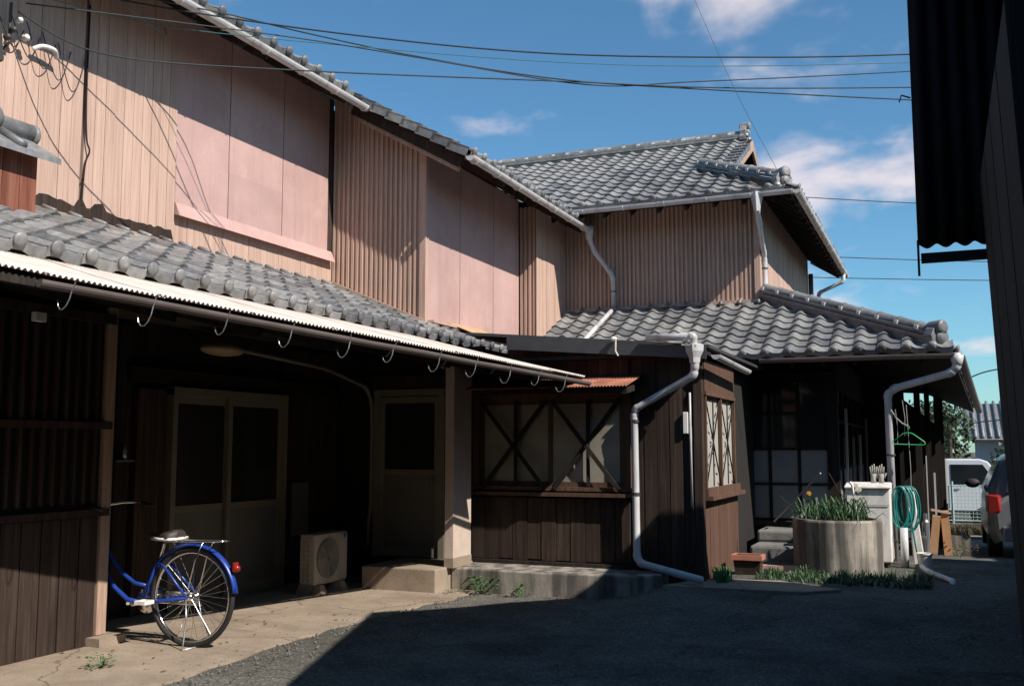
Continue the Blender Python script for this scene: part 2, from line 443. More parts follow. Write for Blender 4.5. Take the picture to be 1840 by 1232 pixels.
# ------------------------------------------------------------------ ground
def sstep(a, b, t):
    t = min(1, max(0, (t - a) / (b - a))); return t * t * (3 - 2 * t)
def gz(x, y):
    z = 0.13 * sstep(7.4, 9.4, y) * sstep(-3.1, -2.3, x) * (1 - sstep(12.5, 15, y))
    z -= 0.042 * max(0, min(y, 36) - 13.5)
    return z
def frange(a, b, s):
    n = round((b - a) / s); return [a + (b - a) * i / n for i in range(n)]
gx = frange(-300, -20, 40) + frange(-20, -8, 1.5) + frange(-8, 4, .25) + frange(4, 20, 2) + frange(20, 300, 40) + [300]
gy = frange(-200, -20, 30) + frange(-20, 3, 2) + frange(3, 15, .25) + frange(15, 40, 1.5) + frange(40, 500, 40) + [500]
mb = MB()
mb.grid([[(x, y, gz(x, y) + (rnd(-.006, .006) if -8 < x < 4 and 3 < y < 15 else 0)) for x in gx] for y in gy])
tag(mb.build('ground', M_asph, smooth=True), kind='structure')
mb = MB()
edge = []
y = 1.5
while y < 9.06:
    edge.append((-4.42 + .05 * math.sin(y * 1.7) + rnd(-.03, .03) + (.1 if y > 8.3 else 0), y)); y += .18
mb.prism([(-6.45, 1.5)] + edge + [(-6.45, 9.06)], 'z', -.05, .016)
tag(mb.build('concrete_apron', M_conc), kind='structure')
mb = MB()
mb.prism([(-2.45, 9.2), (-1.2, 9.25), (-.9, 9.55), (-1.5, 9.95), (-2.2, 9.85)], 'z', .02, .150)
tag(mb.build('path_slab', M_conc), kind='structure')

# ------------------------------------------------------------------ tile kit
TW, TE = 0.265, 0.232
def tile_h(u):
    t = 2 * math.pi * (u - .05) / TW
    return .022 * math.cos(t) + .006 * math.cos(2 * t) + .010 * (1 - u / TW)
def make_tile(name, eave=False):
    us = [-.014 + (TW + .012) * i / 9 for i in range(10)]; L = .285; th = .020
    mb = MB()
    A = [(u, 0, tile_h(u)) for u in us]; B = [(u, L, tile_h(u)) for u in us]
    C = [(u, .004, tile_h(u) - th) for u in us]
    n = len(us)
    mb.add(A + B, [(i, i + 1, n + i + 1, n + i) for i in range(n - 1)])
    mb.add(A + C, [(n + i, n + i + 1, i + 1, i) for i in range(n - 1)])
    mb.add([A[0], B[0], C[0], A[-1], B[-1], C[-1]], [(0, 1, 2), (3, 5, 4)])
    if eave:
        lo = [(u, -.012, tile_h(u) + .004) for u in us]; bo = [(u, -.010, min(tile_h(u), .012) - .062) for u in us]
        up = [(u, .02, tile_h(u) + .003) for u in us]; bk = [(u, .012, min(tile_h(u), .012) - .06) for u in us]
        for a_, b_ in ((up, lo), (lo, bo), (bo, bk)): mb.add(a_ + b_, [(i, i + 1, n + i + 1, n + i)[::-1] for i in range(n - 1)])
        mb.lathe((.045, -.012, .012), [(.046, 0), (.047, .012), (.042, .020), (.02, .026), (.001, .027)], 14, (0, -1, 0))
    me = mb.mesh(name, M_tile, True)
    return me
TILE = make_tile('tile'); EAVE_TILE = make_tile('eave_tile', True)
def tile_matrix(p, U, V, lift=.03, jit=.011):
    Nn = U.cross(V).normalized()
    a = math.atan(.024 / TE)
    V2 = V * math.cos(a) - Nn * math.sin(a); N2 = U.cross(V2)
    p = p + Nn * (lift + rnd(-.003, .003)) + V * rnd(-.008, .008)
    M = Matrix(((U.x, V2.x, N2.x, p.x), (U.y, V2.y, N2.y, p.y), (U.z, V2.z, N2.z, p.z), (0, 0, 0, 1)))
    return M @ Matrix.Rotation(rnd(-jit, jit), 4, 'Z') @ Matrix.Rotation(rnd(-jit, jit), 4, 'Y')
def tile_field(parent, O, U, V, ncol, nrow, keep, budget=300, eave=True):
    O, U, V = Vector(O), Vector(U).normalized(), Vector(V).normalized()
    todo = []
    for r in range(nrow):
        for c in range(ncol):
            p = O + U * (c * TW) + V * (r * TE)
            if keep(p + U * TW / 2 + V * TE / 2): todo.append((r, p))
    todo.sort(key=lambda t: t[1].length)
    rest = MB(); k = 0
    for r, p in todo:
        e = eave and r == 0
        M = tile_matrix(p, U, V)
        if e: piece('eave_tile', EAVE_TILE, parent, M)
        elif k < budget: piece('tile', TILE, parent, M); k += 1
        else: rest.add([M @ v.co for v in TILE.vertices], [tuple(f.vertices) for f in TILE.polygons])
    if rest.v: tag(rest.build('far_tiles', M_tile, parent, smooth=True), kind='stuff')
def quad_slab(name, parent, mat, pts, th):
    """four corners of an upper face (counter-clockwise from above), given depth downwards"""
    pts = [Vector(p) for p in pts]
    d = Vector((0, 0, -th))
    return MB().hexa([p + d for p in pts], pts).build(name, mat, parent)
def ridge(parent, p, q, courses=2, cap=.26, w=.26, name='ridge', mortar=True, capr=.075):
    """stacked flat ridge tiles, half-round caps and mortar dabs between p and q"""
    p, q = Vector(p), Vector(q); d = (q - p); L = d.length; d.normalize()
    side = d.cross(Vector((0, 0, 1))).normalized(); up = side.cross(d)
    core = MB()
    a, b = side * w * .38, up * .14
    o0, o1 = p - up * .088, q - up * .088
    core.hexa([o0 - a, o0 + a, o0 + a + b, o0 - a + b], [o1 - a, o1 + a, o1 + a + b, o1 - a + b])
    for c in range(courses):
        ww = w - .025 * c
        a, b = side * ww / 2, up * .036
        for s in range(int(L / .3) + 1):
            t0, t1 = s * .3, min(L, s * .3 + .296)
            if t1 <= t0: continue
            o0, o1 = p + d * t0 + up * (.05 + c * .046), p + d * t1 + up * (.05 + c * .046)
            core.hexa([o0 - a, o0 + a, o0 + a + b, o0 - a + b], [o1 - a, o1 + a, o1 + a + b, o1 - a + b])
    base = core.build(name, M_tile, parent)
    h = .05 + courses * .046
    n = max(1, int(L / cap)); cl = L / n
    if 'cap' not in _cube:
        mb = MB(); rows = []
        for i, (t, r) in enumerate(((0, 1.10), (.08, 1.10), (.09, 1.0), (1.06, .92))):
            rows.append([(t, math.cos(g) * r, math.sin(g) * r) for g in [math.pi * k / 8 for k in range(9)]])
        mb.grid(rows); mb.add(rows[0] + [(0, 0, 0)], [(i, i + 1, 9) for i in range(8)])
        _cube['cap'] = mb.mesh('ridge_cap', M_tile, True)
    for i in range(n):
        o = p + d * (i * cl) + up * h
        M = Matrix(((d.x * cl, side.x * capr, up.x * capr, o.x), (d.y * cl, side.y * capr, up.y * capr, o.y), (d.z * cl, side.z * capr, up.z * capr, o.z), (0, 0, 0, 1)))
        piece('ridge_cap', _cube['cap'], parent, M @ Matrix.Rotation(rnd(-.02, .02), 4, 'Z'))
    if mortar:
        mm = MB()
        for i in range(n):
            o = p + d * (i * cl + .02) + up * (h + .002)
            for s in (-1, 1):
                c = o + side * s * capr * 1.02
                mm.bar(c - d * .028, c + d * .028, .022, .06)
        tag(mm.build('mortar_dabs', M_mortar, parent), kind='stuff')
    return base
def onigawara(parent, c, d, s=1.0):
    """ornamental ridge-end tile: a rounded shield with shoulders and a boss"""
    c, d = Vector(c), Vector(d).normalized()
    side = d.cross(Vector((0, 0, 1))).normalized(); up = Vector((0, 0, 1))
    mb = MB()
    out = [(-.20, -.06), (-.22, .02), (-.15, .07), (-.17, .15), (-.12, .24), (-.05, .30), (.05, .30), (.12, .24), (.17, .15), (.15, .07), (.22, .02), (.20, -.06), (.08, -.02), (-.08, -.02)]
    for k, (t, sc) in enumerate(((-.10, .96), (.03, 1.0))):
        pass
    va = [c + side * a * s + up * b * s - d * .10 * s for a, b in out]; vb = [c + side * a * s * .95 + up * b * s * .97 + d * .03 * s for a, b in out]
    n = len(out)
    mb.add(va + vb, [tuple(range(n)), tuple(range(n, 2 * n))[::-1]] + [(i, n + i, n + (i + 1) % n, (i + 1) % n) for i in range(n)])
    mb.lathe(c + up * .13 * s + d * .02 * s, [(.085 * s, 0), (.085 * s, .03), (.05 * s, .055), (.01, .06)], 14, d)
    mb.lathe(c + up * .26 * s - d * .12 * s, [(.085 * s, 0), (.09 * s, .20 * s), (.06 * s, .22 * s), (.005, .225 * s)], 14, d)
    for q in (-1, 1): mb.ball(c + side * q * .15 * s + up * .03 * s + d * .03 * s, .06 * s, .06 * s, .05 * s, 10, 6)
    return mb.build('ridge_end_tile', M_tile, parent, smooth=False, bevel=.008)
def gutter(parent, p, q, r=.055, mat=None, every=.45, hook_mat=None, hook=True, name='gutter'):
    mat = mat or M_gutter; hook_mat = hook_mat or M_white
    p, q = Vector(p), Vector(q); d = (q - p); L = d.length; d.normalize()
    side = d.cross(Vector((0, 0, 1))).normalized(); up = side.cross(d)
    rows = []
    nseg = max(1, int(L / .6))
    for i in range(nseg + 1):
        o = p + d * (L * i / nseg) + up * rnd(-.003, .003)
        ring = [o + side * math.cos(g) * r + up * math.sin(g) * r for g in [math.pi + math.pi * k / 8 for k in range(9)]]
        ring += [o + side * math.cos(g) * (r - .005) + up * (math.sin(g) * (r - .005) + .003) for g in [2 * math.pi - math.pi * k / 8 for k in range(9)]]
        ring.append(ring[0]); rows.append(ring)
    mb = MB(); mb.grid(rows)
    for e in (0, nseg):
        mb.add(rows[e][:9], [tuple(range(9))])
    g = mb.build(name, mat, parent, smooth=False)
    if hook:
        n = int(L / every); proto = None
        for i in range(n + 1):
            o = p + d * (min(L - .02, .12 + i * every))
            hk = MB()
            pts = [o + side * math.cos(a) * (r + .006) + up * math.sin(a) * (r + .006) for a in [math.pi * (1.02 + .96 * k / 8) for k in range(9)]]
            inner = -side if True else side
            hk.tube(pts, .005, 5)
            e0 = pts[0] if hook == 'left' else pts[-1]
            hk.build('bracket', hook_mat, g)
        if hook == 'drop':
            pass
    return g
def pipe(name, parent, pts, r=.035, mat=None, n=10, round_=True):
    pts = [Vector(p) for p in pts]
    if round_ and len(pts) > 2:
        out = [pts[0]]
        for a, b, c in zip(pts, pts[1:], pts[2:]):
            k = min(.06, (b - a).length * .3, (c - b).length * .3)
            u, w = (a - b).normalized() * k, (c - b).normalized() * k
            for t in (0, .25, .5, .75, 1): out.append((b + u) * (1 - t) ** 2 + b * 2 * t * (1 - t) + (b + w) * t ** 2)
        out.append(pts[-1]); pts = out
    rs = [r * (1.0 if i in (0, len(pts) - 1) else 1.16) for i in range(len(pts))]
    if round_ and len(pts) > 3:
        P2, R2 = [], []
        for i, p in enumerate(pts):
            first = i >= 1 and (i - 1) % 5 == 0 and i < len(pts) - 1; last = i >= 1 and (i - 1) % 5 == 4
            if first: q = pts[i - 1]; P2.append(p + (q - p).normalized() * min(.02, (q - p).length * .3)); R2.append(r)
            P2.append(p); R2.append(rs[i])
            if last: q = pts[i + 1]; P2.append(p + (q - p).normalized() * min(.02, (q - p).length * .3)); R2.append(r)
        pts, rs = P2, R2
    return MB().tube(pts, rs if round_ and len(pts) > 3 else r, n).build(name, mat or M_pvc, parent, smooth=True)
def corrugated(name, parent, mat, P00, P10, P01, P11, pitch, amp, per=6, rows=3, bow=0.0):
    """sheet from edge P00-P10 (upper) to P01-P11 (lower); waves run along the edge"""
    P00, P10, P01, P11 = map(Vector, (P00, P10, P01, P11))
    n = max(2, int((P10 - P00).length / pitch)) * per
    nn = (P10 - P00).cross(P01 - P00).normalized()
    if nn.z < 0: nn = -nn
    G = []
    for j in range(rows + 1):
        t = j / rows
        G.append([(P00.lerp(P01, t)).lerp(P10.lerp(P11, t), i / n) + nn * (amp * math.cos(2 * math.pi * i / per) + bow * math.sin(math.pi * t)) for i in range(n + 1)])
    return MB().grid(G).build(name, mat, parent, smooth=True, solid=.003)

# ================================================================== LEFT HOUSE
H = thing('wooden_house', 'long weathered two storey wooden house with pink shutters and low tiled front roof, at left', 'house', (-6.8, 7, 0))
XA, YB, XB, YC, XC, YU = -6.8, 10.17, -5.5, 12.99, -5.22, 14.2
def roofz(x): return 5.46 + .57 * (-6.07 - x)
def lowz(x): return 2.60 + .418 * (-4.95 - x)
core = MB()
core.box(-10, -6.86, 2.4, 14.15, 2.4, 5.62)
core.box(-6.88, -5.56, 10.23, 14.15, 2.2, 4.95)
core.box(-5.58, -5.28, 13.05, 14.15, 2.2, 4.75)
core.build('inner_core', M_dark_gap, H)  # unseen solid fill that keeps light out of the house
# upper wall, street side
wA = MB().box(-6.86, -6.815, 2.4, 10.168, 3.2, 5.72).build('upper_wall', M_dark_gap, H)
boards(wA, M_wood, 'y', -6.812, 3.0, 6.245, 3.43, 5.70, .118, .038, .004, zj=.04)
boards(wA, M_wood, 'y', -6.812, 6.275, 7.405, lambda a: 3.44 + .03 * math.sin(a * 9), 5.70, .118, .038, .004, zj=.035)
boards(wA, M_wood, 'y', -6.812, 7.41, 10.165, 3.34, 3.70, .105, .014, .003)
# curled edge strip beside the open joint
MB().tube(smooth_path([(-6.765, 6.27, 5.3), (-6.76, 6.268, 4.5), (-6.745, 6.275, 4.1), (-6.73, 6.30, 3.98), (-6.755, 6.28, 3.85), (-6.765, 6.272, 3.5)]), .008, 5).build('loose_strip', M_dark, wA)
sA = []
for a, b in ((7.425, 8.202), (8.216, 9.132), (9.146, 10.05)):
    wslab('shutter_panel', H, M_pink, 'y', -6.812, a, b, 3.76, 5.70, .0, .020, rnd(-.001, .001))
    wslab('shutter_panel', H, M_pink, 'y', -6.812, a + .002, b - .002, 3.76, 4.30 + rnd(-.02, .02), .0205, .0235, rnd(-.001, .001))
MB().hexa([(-6.82, 7.42, 3.68), (-6.715, 7.42, 3.655), (-6.715, 10.12, 3.655), (-6.82, 10.12, 3.68)],
          [(-6.79, 7.42, 3.79), (-6.775, 7.42, 3.79), (-6.775, 10.12, 3.79), (-6.79, 10.12, 3.79)]).build('shutter_sill', M_pink, H)
wslab('dark_gap_strip', H, M_dark, 'y', -6.812, 10.06, 10.16, 3.7, 5.7, 0, .012)  # dark strip standing in for the recessed gap at the shutters' end
rot = [(3.0, 3.40)]
y = 3.0
while y < 7.38:
    rot.append((y, 3.455 + .03 * math.sin(y * 5) ** 2 + rnd(0, .035) + (.07 if abs(y - 6.45) < .06 or abs(y - 6.27) < .05 else 0))); y += .045
rot.append((7.40, 3.40))
MB().prism(rot, 'x', -6.776, -6.766).build('rotted_edge', M_dark, wA)
# rising joint between upper wall and lower roof
fl = MB()
fl.bar((-6.73, 2.6, 3.36), (-6.73, 10.1, 3.36), .05, .035)
fl.bar((-6.69, 2.6, 3.318), (-6.69, 10.1, 3.318), .045, .03)
fl.build('wall_foot_moulding', M_batten, H)
MB().bar((-6.64, 2.6, 3.285), (-6.64, 10.12, 3.285), .09, .02).build('wall_foot_flashing', M_dark, H)

# wing that steps out: face towards the yard entrance (-Y) and street face (+X)
wB = MB().box(-6.8, -5.56, 10.19, 10.23, 2.6, 4.9).build('wing_end_wall', M_batten, H)
boards(wB, M_batten, 'x', 10.19, -6.80, -5.57, lambda a: lowz(a) + .03, lambda a: roofz(a) - .13, .132, .014, .003)
battens(wB, M_wood, 'x', 10.177, -6.77, -5.57, lambda a: lowz(a) + .03, lambda a: roofz(a) - .13, .0662, .03, .016)
MB().bar((-6.78, 10.12, lowz(-6.78) + .05), (-5.5, 10.12, lowz(-5.5) + .05), .06, .03).build('wing_foot_moulding', M_batten, H)
wslab('corner_trim', H, M_wood, 'x', 10.18, -5.565, -5.485, 2.86, 5.0, -.05, .035)
wB2 = MB().box(-5.56, -5.52, 10.2, 12.985, 2.5, 4.98).build('wing_street_wall', M_dark_gap, H)
for a, b in ((10.235, 11.072), (11.086, 12.082), (12.096, 12.97)):
    wslab('shutter_panel', H, M_pink, 'y', -5.518, a, b, 2.86, 4.95, 0, .02, rnd(-.001, .001))
wC = MB().box(-5.5, -5.29, 13.01, 13.05, 2.5, 4.85).build('bay_end_wall', M_batten, H)
battens(wC, M_wood, 'x', 13.01, -5.47, -5.27, 2.7, 4.86, .066, .03, .016)
wC2 = MB().box(-5.28, -5.24, 13.0, 14.19, 2.5, 4.85).build('bay_street_wall', M_dark_gap, H)
boards(wC2, M_wood, 'y', -5.24, 12.985, 14.18, 2.7, 4.84, .118, .018, .004)
MB().hexa([(-5.24, 13.0, 2.86), (-5.02, 13.0, 2.80), (-5.02, 14.15, 3.36), (-5.24, 14.15, 3.42)], [(-5.24, 13.0, 2.90), (-5.03, 13.0, 2.84), (-5.03, 14.15, 3.40), (-5.24, 14.15, 3.46)]).build('bay_foot_flashing', M_wood, H)

# main roof (upper): seen only as eaves from below
rf = MB()
for x0, y0, y1 in ((-6.16, 2.2, 9.87), (-4.81, 9.865, 14.1)):
    x1 = -9.6
    rf.hexa([(x1, y0, roofz(x1) - .10), (x0, y0, roofz(x0) - .10), (x0, y1, roofz(x0) - .10), (x1, y1, roofz(x1) - .10)],
            [(x1, y0, roofz(x1)), (x0, y0, roofz(x0)), (x0, y1, roofz(x0)), (x1, y1, roofz(x1))])
upper = rf.build('main_roof', M_dark2, H)
V = Vector((-1, 0, .57)).normalized(); U = Vector((0, 1, 0))
for y0, y1, x0 in ((2.4, 9.6, -6.14), (9.9, 13.9, -4.79)):
    n = int((y1 - y0) / TW)
    for i in range(n):
        for r in range(2):
            p = Vector((x0, y0 + i * TW, roofz(x0))) + V * (r * TE)
            piece('eave_tile' if r == 0 else 'tile', EAVE_TILE if r == 0 else TILE, upper, tile_matrix(p, U, V))
# rafters under the eave
for y0, y1, xe, xw in ((3.0, 9.8, -6.2, -6.78), (10.3, 14.0, -4.87, -5.48)):
    y = y0
    while y < y1:
        MB().bar((xw, y, roofz(xw) - .135), (xe, y, roofz(xe) - .135), .045, .06).build('rafter', M_dark, upper); y += .36
# verge of the stepped-out wing: overlapping rake tiles and barge board
VM = MB()
VM.hexa([(0, -.07, -.085), (.27, -.07, -.085), (.27, -.05, -.085), (0, -.05, -.085)], [(0, -.07, .02), (.27, -.07, .01), (.27, -.05, .01), (0, -.05, .02)])
VM.hexa([(0, -.07, .0), (.27, -.07, -.01), (.27, .14, -.01), (0, .14, 0)], [(0, -.07, .022), (.27, -.07, .012), (.27, .14, .012), (0, .14, .022)])
VERGE = VM.mesh('verge_tile', M_tile)
for i in range(8):
    p = Vector((-4.77, 9.86, roofz(-4.77) + .03)) + V * (i * TE)
    a = math.atan(.02 / TE); Nn = Vector((0, 1, 0)).cross(V)
    D2 = V * math.cos(a) - Nn * math.sin(a); N2 = Vector((0, 1, 0)).cross(D2)
    Mx = Matrix(((D2.x, 0, N2.x, p.x), (D2.y, 1, N2.y, p.y), (D2.z, 0, N2.z, p.z), (0, 0, 0, 1)))
    piece('verge_tile', VERGE, upper, Mx)
MB().bar((-6.35, 9.90, roofz(-6.35) - .16), (-4.90, 9.90, roofz(-4.90) - .16), .035, .13).build('barge_board', M_dark, upper)
MB().bar((-6.30, 9.94, roofz(-6.30) - .25), (-4.95, 9.94, roofz(-4.95) - .25), .05, .06).build('purlin_board', M_batten, upper)
gutter(H, (-6.115, 2.2, 5.42), (-6.115, 9.82, 5.42), .056, every=.62, hook=True)
gB = gutter(H, (-4.745, 9.80, 4.665), (-4.745, 13.92, 4.65), .056, every=.62, hook=True)
dp = pipe('downpipe', H, [(-4.745, 13.90, 4.65), (-4.745, 13.92, 4.50), (-4.70, 13.98, 4.34), (-4.49, 14.09, 4.02), (-4.45, 14.11, 3.93), (-4.44, 14.11, 3.50)], .036)
MB().lathe((-4.745, 13.90, 4.50), [(.045, 0), (.06, .05), (.068, .16), (.072, .2), (.06, .205)], 12).build('hopper', M_pvc, dp, smooth=True)
MB().lathe((-4.44, 14.11, 3.72), [(.043, 0), (.043, .015)], 10).build('pipe_band', M_darkmetal, dp)
pipe('roof_pipe', H, [(-4.42, 14.05, 3.47), (-4.47, 12.55, 2.74)], .034)

# lower tiled roof over the ground floor
lr = MB()
lr.hexa([(-6.8, 2.6, lowz(-6.8) - .07), (-4.97, 2.6, lowz(-4.97) - .07), (-4.97, 11.75, lowz(-4.97) - .07), (-6.8, 11.75, lowz(-6.8) - .07)],
        [(-6.8, 2.6, lowz(-6.8)), (-4.97, 2.6, lowz(-4.97)), (-4.97, 11.75, lowz(-4.97)), (-6.8, 11.75, lowz(-6.8))])
low = lr.build('lower_roof', M_dark2, H)
VL = Vector((-1, 0, .418)).normalized()
def keepA(p):
    if p.y > 10.05 and p.x < -5.50: return False
    if p.y > 10.95 and p.x < -5.14: return False
    return p.x > -6.72
tile_field(low, (-4.93, 3.27, lowz(-4.93)), (0, 1, 0), VL, 32, 8, keepA, 300)
# rounded top course and a tan flashing sheet at the far end
for i in range(25):
    y = 3.35 + i * TW
    if y < 10.0:
        MB().tube([(-6.66, y + .05, lowz(-6.66) + .055), (-6.52, y + .05, lowz(-6.52) + .06)], .022, 7).build('joint_tile', M_tile, low, smooth=True)
tf = MB()
tf.hexa([(-5.50, 10.75, lowz(-5.5) + .10), (-5.10, 10.95, lowz(-5.1) + .085), (-5.02, 11.78, lowz(-5.02) + .085), (-5.5, 11.78, lowz(-5.5) + .11)],
        [(-5.50, 10.75, lowz(-5.5) + .105), (-5.10, 10.95, lowz(-5.1) + .09), (-5.02, 11.78, lowz(-5.02) + .09), (-5.5, 11.78, lowz(-5.5) + .115)])
tf.build('tan_flashing', M_tan, H)
MB().bar((-5.44, 10.2, lowz(-5.44) + .075), (-5.44, 11.75, lowz(-5.44) + .075), .09, .03).build('wing_flashing', M_wood, H)

# small ridge with round end tile standing on the lower roof at far left
def lantern():
    p = MB(); yy = 5.30
    b = MB().box(-6.62, -6.20, 4.55, yy - .02, 3.0, 3.62).build('roof_vent_box', M_dark2, H)
    n = 5
    for i in range(n):
        a0 = -6.62 + .42 * i / n
        MB().hexa([(a0 + .004, yy - .02, 3.08), (a0 + .42 / n - .004, yy - .02, 3.08), (a0 + .42 / n - .004, yy, 3.08), (a0 + .004, yy, 3.08)],
                  [(a0 + .004, yy - .02, 3.66), (a0 + .42 / n - .004, yy - .02, 3.66), (a0 + .42 / n - .004, yy, 3.66), (a0 + .004, yy, 3.66)]).build('plank', M_red, b)
    for i in range(5):
        y0 = 4.55 + i * .15
        slab('plank', b, M_red, -6.20, -6.18, y0 + .003, y0 + .147, 3.08 - .09, 3.60 + rnd(-.005, .005))
    for s in (-1, 1):
        c = -6.41
        MB().hexa([(c, 4.45, 3.74), (c + s * .36, 4.45, 3.54), (c + s * .36, yy + .10, 3.54), (c, yy + .10, 3.74)][::s],
                  [(c, 4.45, 3.79), (c + s * .36, 4.45, 3.585), (c + s * .36, yy + .10, 3.585), (c, yy + .10, 3.79)][::s]).build('vent_roof_slab', M_tile, b)
        for i in range(3):
            y0 = 4.52 + i * .27
            MB().tube([(c + s * .02, y0, 3.795), (c + s * .36, y0, 3.60)], .035, 8).build('roll_tile', M_tile, b, smooth=True)
    MB().tube([(-6.41, 4.4, 3.83), (-6.41, yy + .12, 3.83)], .075, 14).build('ridge_roll', M_tile, b, smooth=True)
    MB().lathe((-6.41, yy + .11, 3.82), [(.088, 0), (.088, .03), (.06, .055), (.01, .062)], 18, (0, 1, 0)).build('round_end_tile', M_tile, b, smooth=True)
    MB().lathe((-6.30, 4.98, 3.83), [(.088, 0), (.088, .03), (.06, .055), (.01, .062)], 18, (1, 0, 0)).build('round_end_tile', M_tile, b, smooth=True)
lantern()

# corrugated canopy
def cx(y): return -4.0 + .211 * (y - 4.43)
def cz(y): return 1.42 - .203 * cx(y)
can = thing('corrugated_canopy', 'long pale corrugated sheet canopy hung below the low tiled eave', 'canopy', (-4.6, 6, 2.3))
ys = [2.35 + i * .655 for i in range(11)]
for i in range(10):
    a, b = ys[i], min(ys[i + 1] + .05, 8.85)
    if a > 8.7: break
    dz = .004 * (i % 2)
    corrugated('corrugated_sheet', can, M_sheet, (-5.05, a, 2.572 + dz), (-5.05, b, 2.572 + dz), (cx(a) + rnd(-.015, .015), a, cz(a) + .03 + dz), (cx(b) + rnd(-.01, .01), b, cz(b) + .03 + dz), .032, .008, 6, 4, -.01)
for t in (.25, .6, .93):
    MB().bar((-5.05 + t * (cx(2.4) + 5.05), 2.4, 2.555 + t * (cz(2.4) - 2.555) - .03), (-5.05 + t * (cx(8.8) + 5.05), 8.8, 2.555 + t * (cz(8.8) - 2.555) - .03), .05, .05).build('purlin', M_dark2, can)
y = 2.6
while y < 8.5:
    MB().bar((-5.6, y, 2.54), (cx(y) - .06, y, cz(y) - .06), .045, .06).build('rafter', M_dark2, can); y += .62
cg = gutter(can, (cx(3.62) + .0, 3.62, cz(3.62) - .005), (cx(8.90) + .0, 8.90, cz(8.90) - .012), .036, mat=M_gutter_dark, hook=False, name='canopy_gutter')
for i, y in enumerate([3.35, 3.78, 4.25, 4.75, 5.25, 5.75, 6.2, 6.7, 7.15, 7.6, 8.05, 8.45]):
    hk = MB(); o = Vector((cx(y) + .0, y, cz(y) - .02)); j = rnd(-.01, .01)
    rr = rnd(.8, 1.15); hk.tube([o + Vector((.045, 0, .03))] + [o + Vector((math.cos(a) * .048 * rr - .02, j + .02 * math.sin(a), math.sin(a) * .10 * rr - .02)) for a in [-k * math.pi / 7 for k in range(7)]], .0036, 5)
    hk.build('bracket', M_steel, can)
MB().tube([(cx(3.4) - .25, 3.55, 2.12), (cx(3.4) - .1, 3.45, 2.05), (cx(3.4) - .02, 3.35, 2.09), (cx(3.4), 3.3, 2.16)], .009, 6).build('loose_bracket', M_white, can)
MB().box(cx(4.0) - .62, cx(4.0) - .58, 4.05, 4.12, 2.13, 2.18).build('junction_box', M_white, can)

# ground floor under the canopy
MB().hexa([(-5.05, 8.70, 2.50), (-3.3, 8.70, 2.07), (-3.3, 9.42, 2.07), (-5.05, 9.6, 2.50)], [(-5.05, 8.70, 2.52), (-3.3, 8.70, 2.09), (-3.3, 9.42, 2.09), (-5.05, 9.6, 2.52)]).build('sun_block_board', M_dark2, can)  # board added to stop sun leaking past the canopy end
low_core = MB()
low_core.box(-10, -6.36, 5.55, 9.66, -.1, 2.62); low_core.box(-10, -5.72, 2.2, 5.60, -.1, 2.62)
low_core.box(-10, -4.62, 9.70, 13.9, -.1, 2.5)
low_core.build('ground_floor_core', M_dark_gap, H)  # unseen solid fill that blocks light behind the ground floor walls
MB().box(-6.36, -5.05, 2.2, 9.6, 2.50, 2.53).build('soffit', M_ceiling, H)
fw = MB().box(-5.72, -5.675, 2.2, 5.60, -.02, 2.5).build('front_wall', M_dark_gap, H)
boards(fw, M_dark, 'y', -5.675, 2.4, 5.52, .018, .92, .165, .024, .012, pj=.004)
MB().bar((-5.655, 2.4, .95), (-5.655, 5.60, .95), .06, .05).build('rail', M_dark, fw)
for (z0, z1) in ((1.02, 1.55), (1.60, 2.32)):
    y = 2.5
    while y < 5.45:
        wslab('lattice_slat', fw, M_dark, 'y', -5.67, y, y + .028, z0, z1, 0, .028); y += .092
MB().bar((-5.655, 2.4, 1.575), (-5.655, 5.60, 1.575), .05, .05).build('rail', M_dark, fw)
MB().bar((-5.655, 2.4, 2.36), (-5.655, 5.60, 2.36), .06, .07).build('rail', M_dark, fw)
wslab('end_post', fw, M_batten, 'y', -5.70, 5.53, 5.62, .08, 2.45, 0, .062)
slab('foot_stone', fw, M_conc, -5.74, -5.52, 5.45, 5.70, -.02, .075)
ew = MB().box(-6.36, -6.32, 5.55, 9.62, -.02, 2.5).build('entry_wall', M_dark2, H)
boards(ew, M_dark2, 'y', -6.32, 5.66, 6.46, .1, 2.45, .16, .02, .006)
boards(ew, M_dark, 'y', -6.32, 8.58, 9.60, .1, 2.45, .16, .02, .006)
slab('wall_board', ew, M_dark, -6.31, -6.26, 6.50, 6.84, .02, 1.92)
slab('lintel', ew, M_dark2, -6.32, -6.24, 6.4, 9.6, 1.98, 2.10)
slab('shelf', ew, M_alu_panel, -6.29, -6.20, 6.22, 6.42, 1.30, 1.315)
MB().lathe((-6.24, 6.34, 1.315), [(.03, 0), (.022, .05), (.03, .07), (.012, .13)], 10).build('wall_lamp', M_steel, ew, smooth=True)
slab('leaning_panel', ew, M_alu_panel, -6.26, -6.24, 8.70, 8.98, .5, 1.05)
sd = MB()
sd.box(-6.31, -6.20, 6.86, 6.92, 0.0, 1.94); sd.box(-6.31, -6.20, 8.46, 8.53, 0.0, 1.94); sd.box(-6.31, -6.195, 6.86, 8.53, 1.88, 1.95); sd.box(-6.31, -6.19, 6.86, 8.53, 0.0, .05)
sdo = sd.build('sliding_door', M_alu, H)
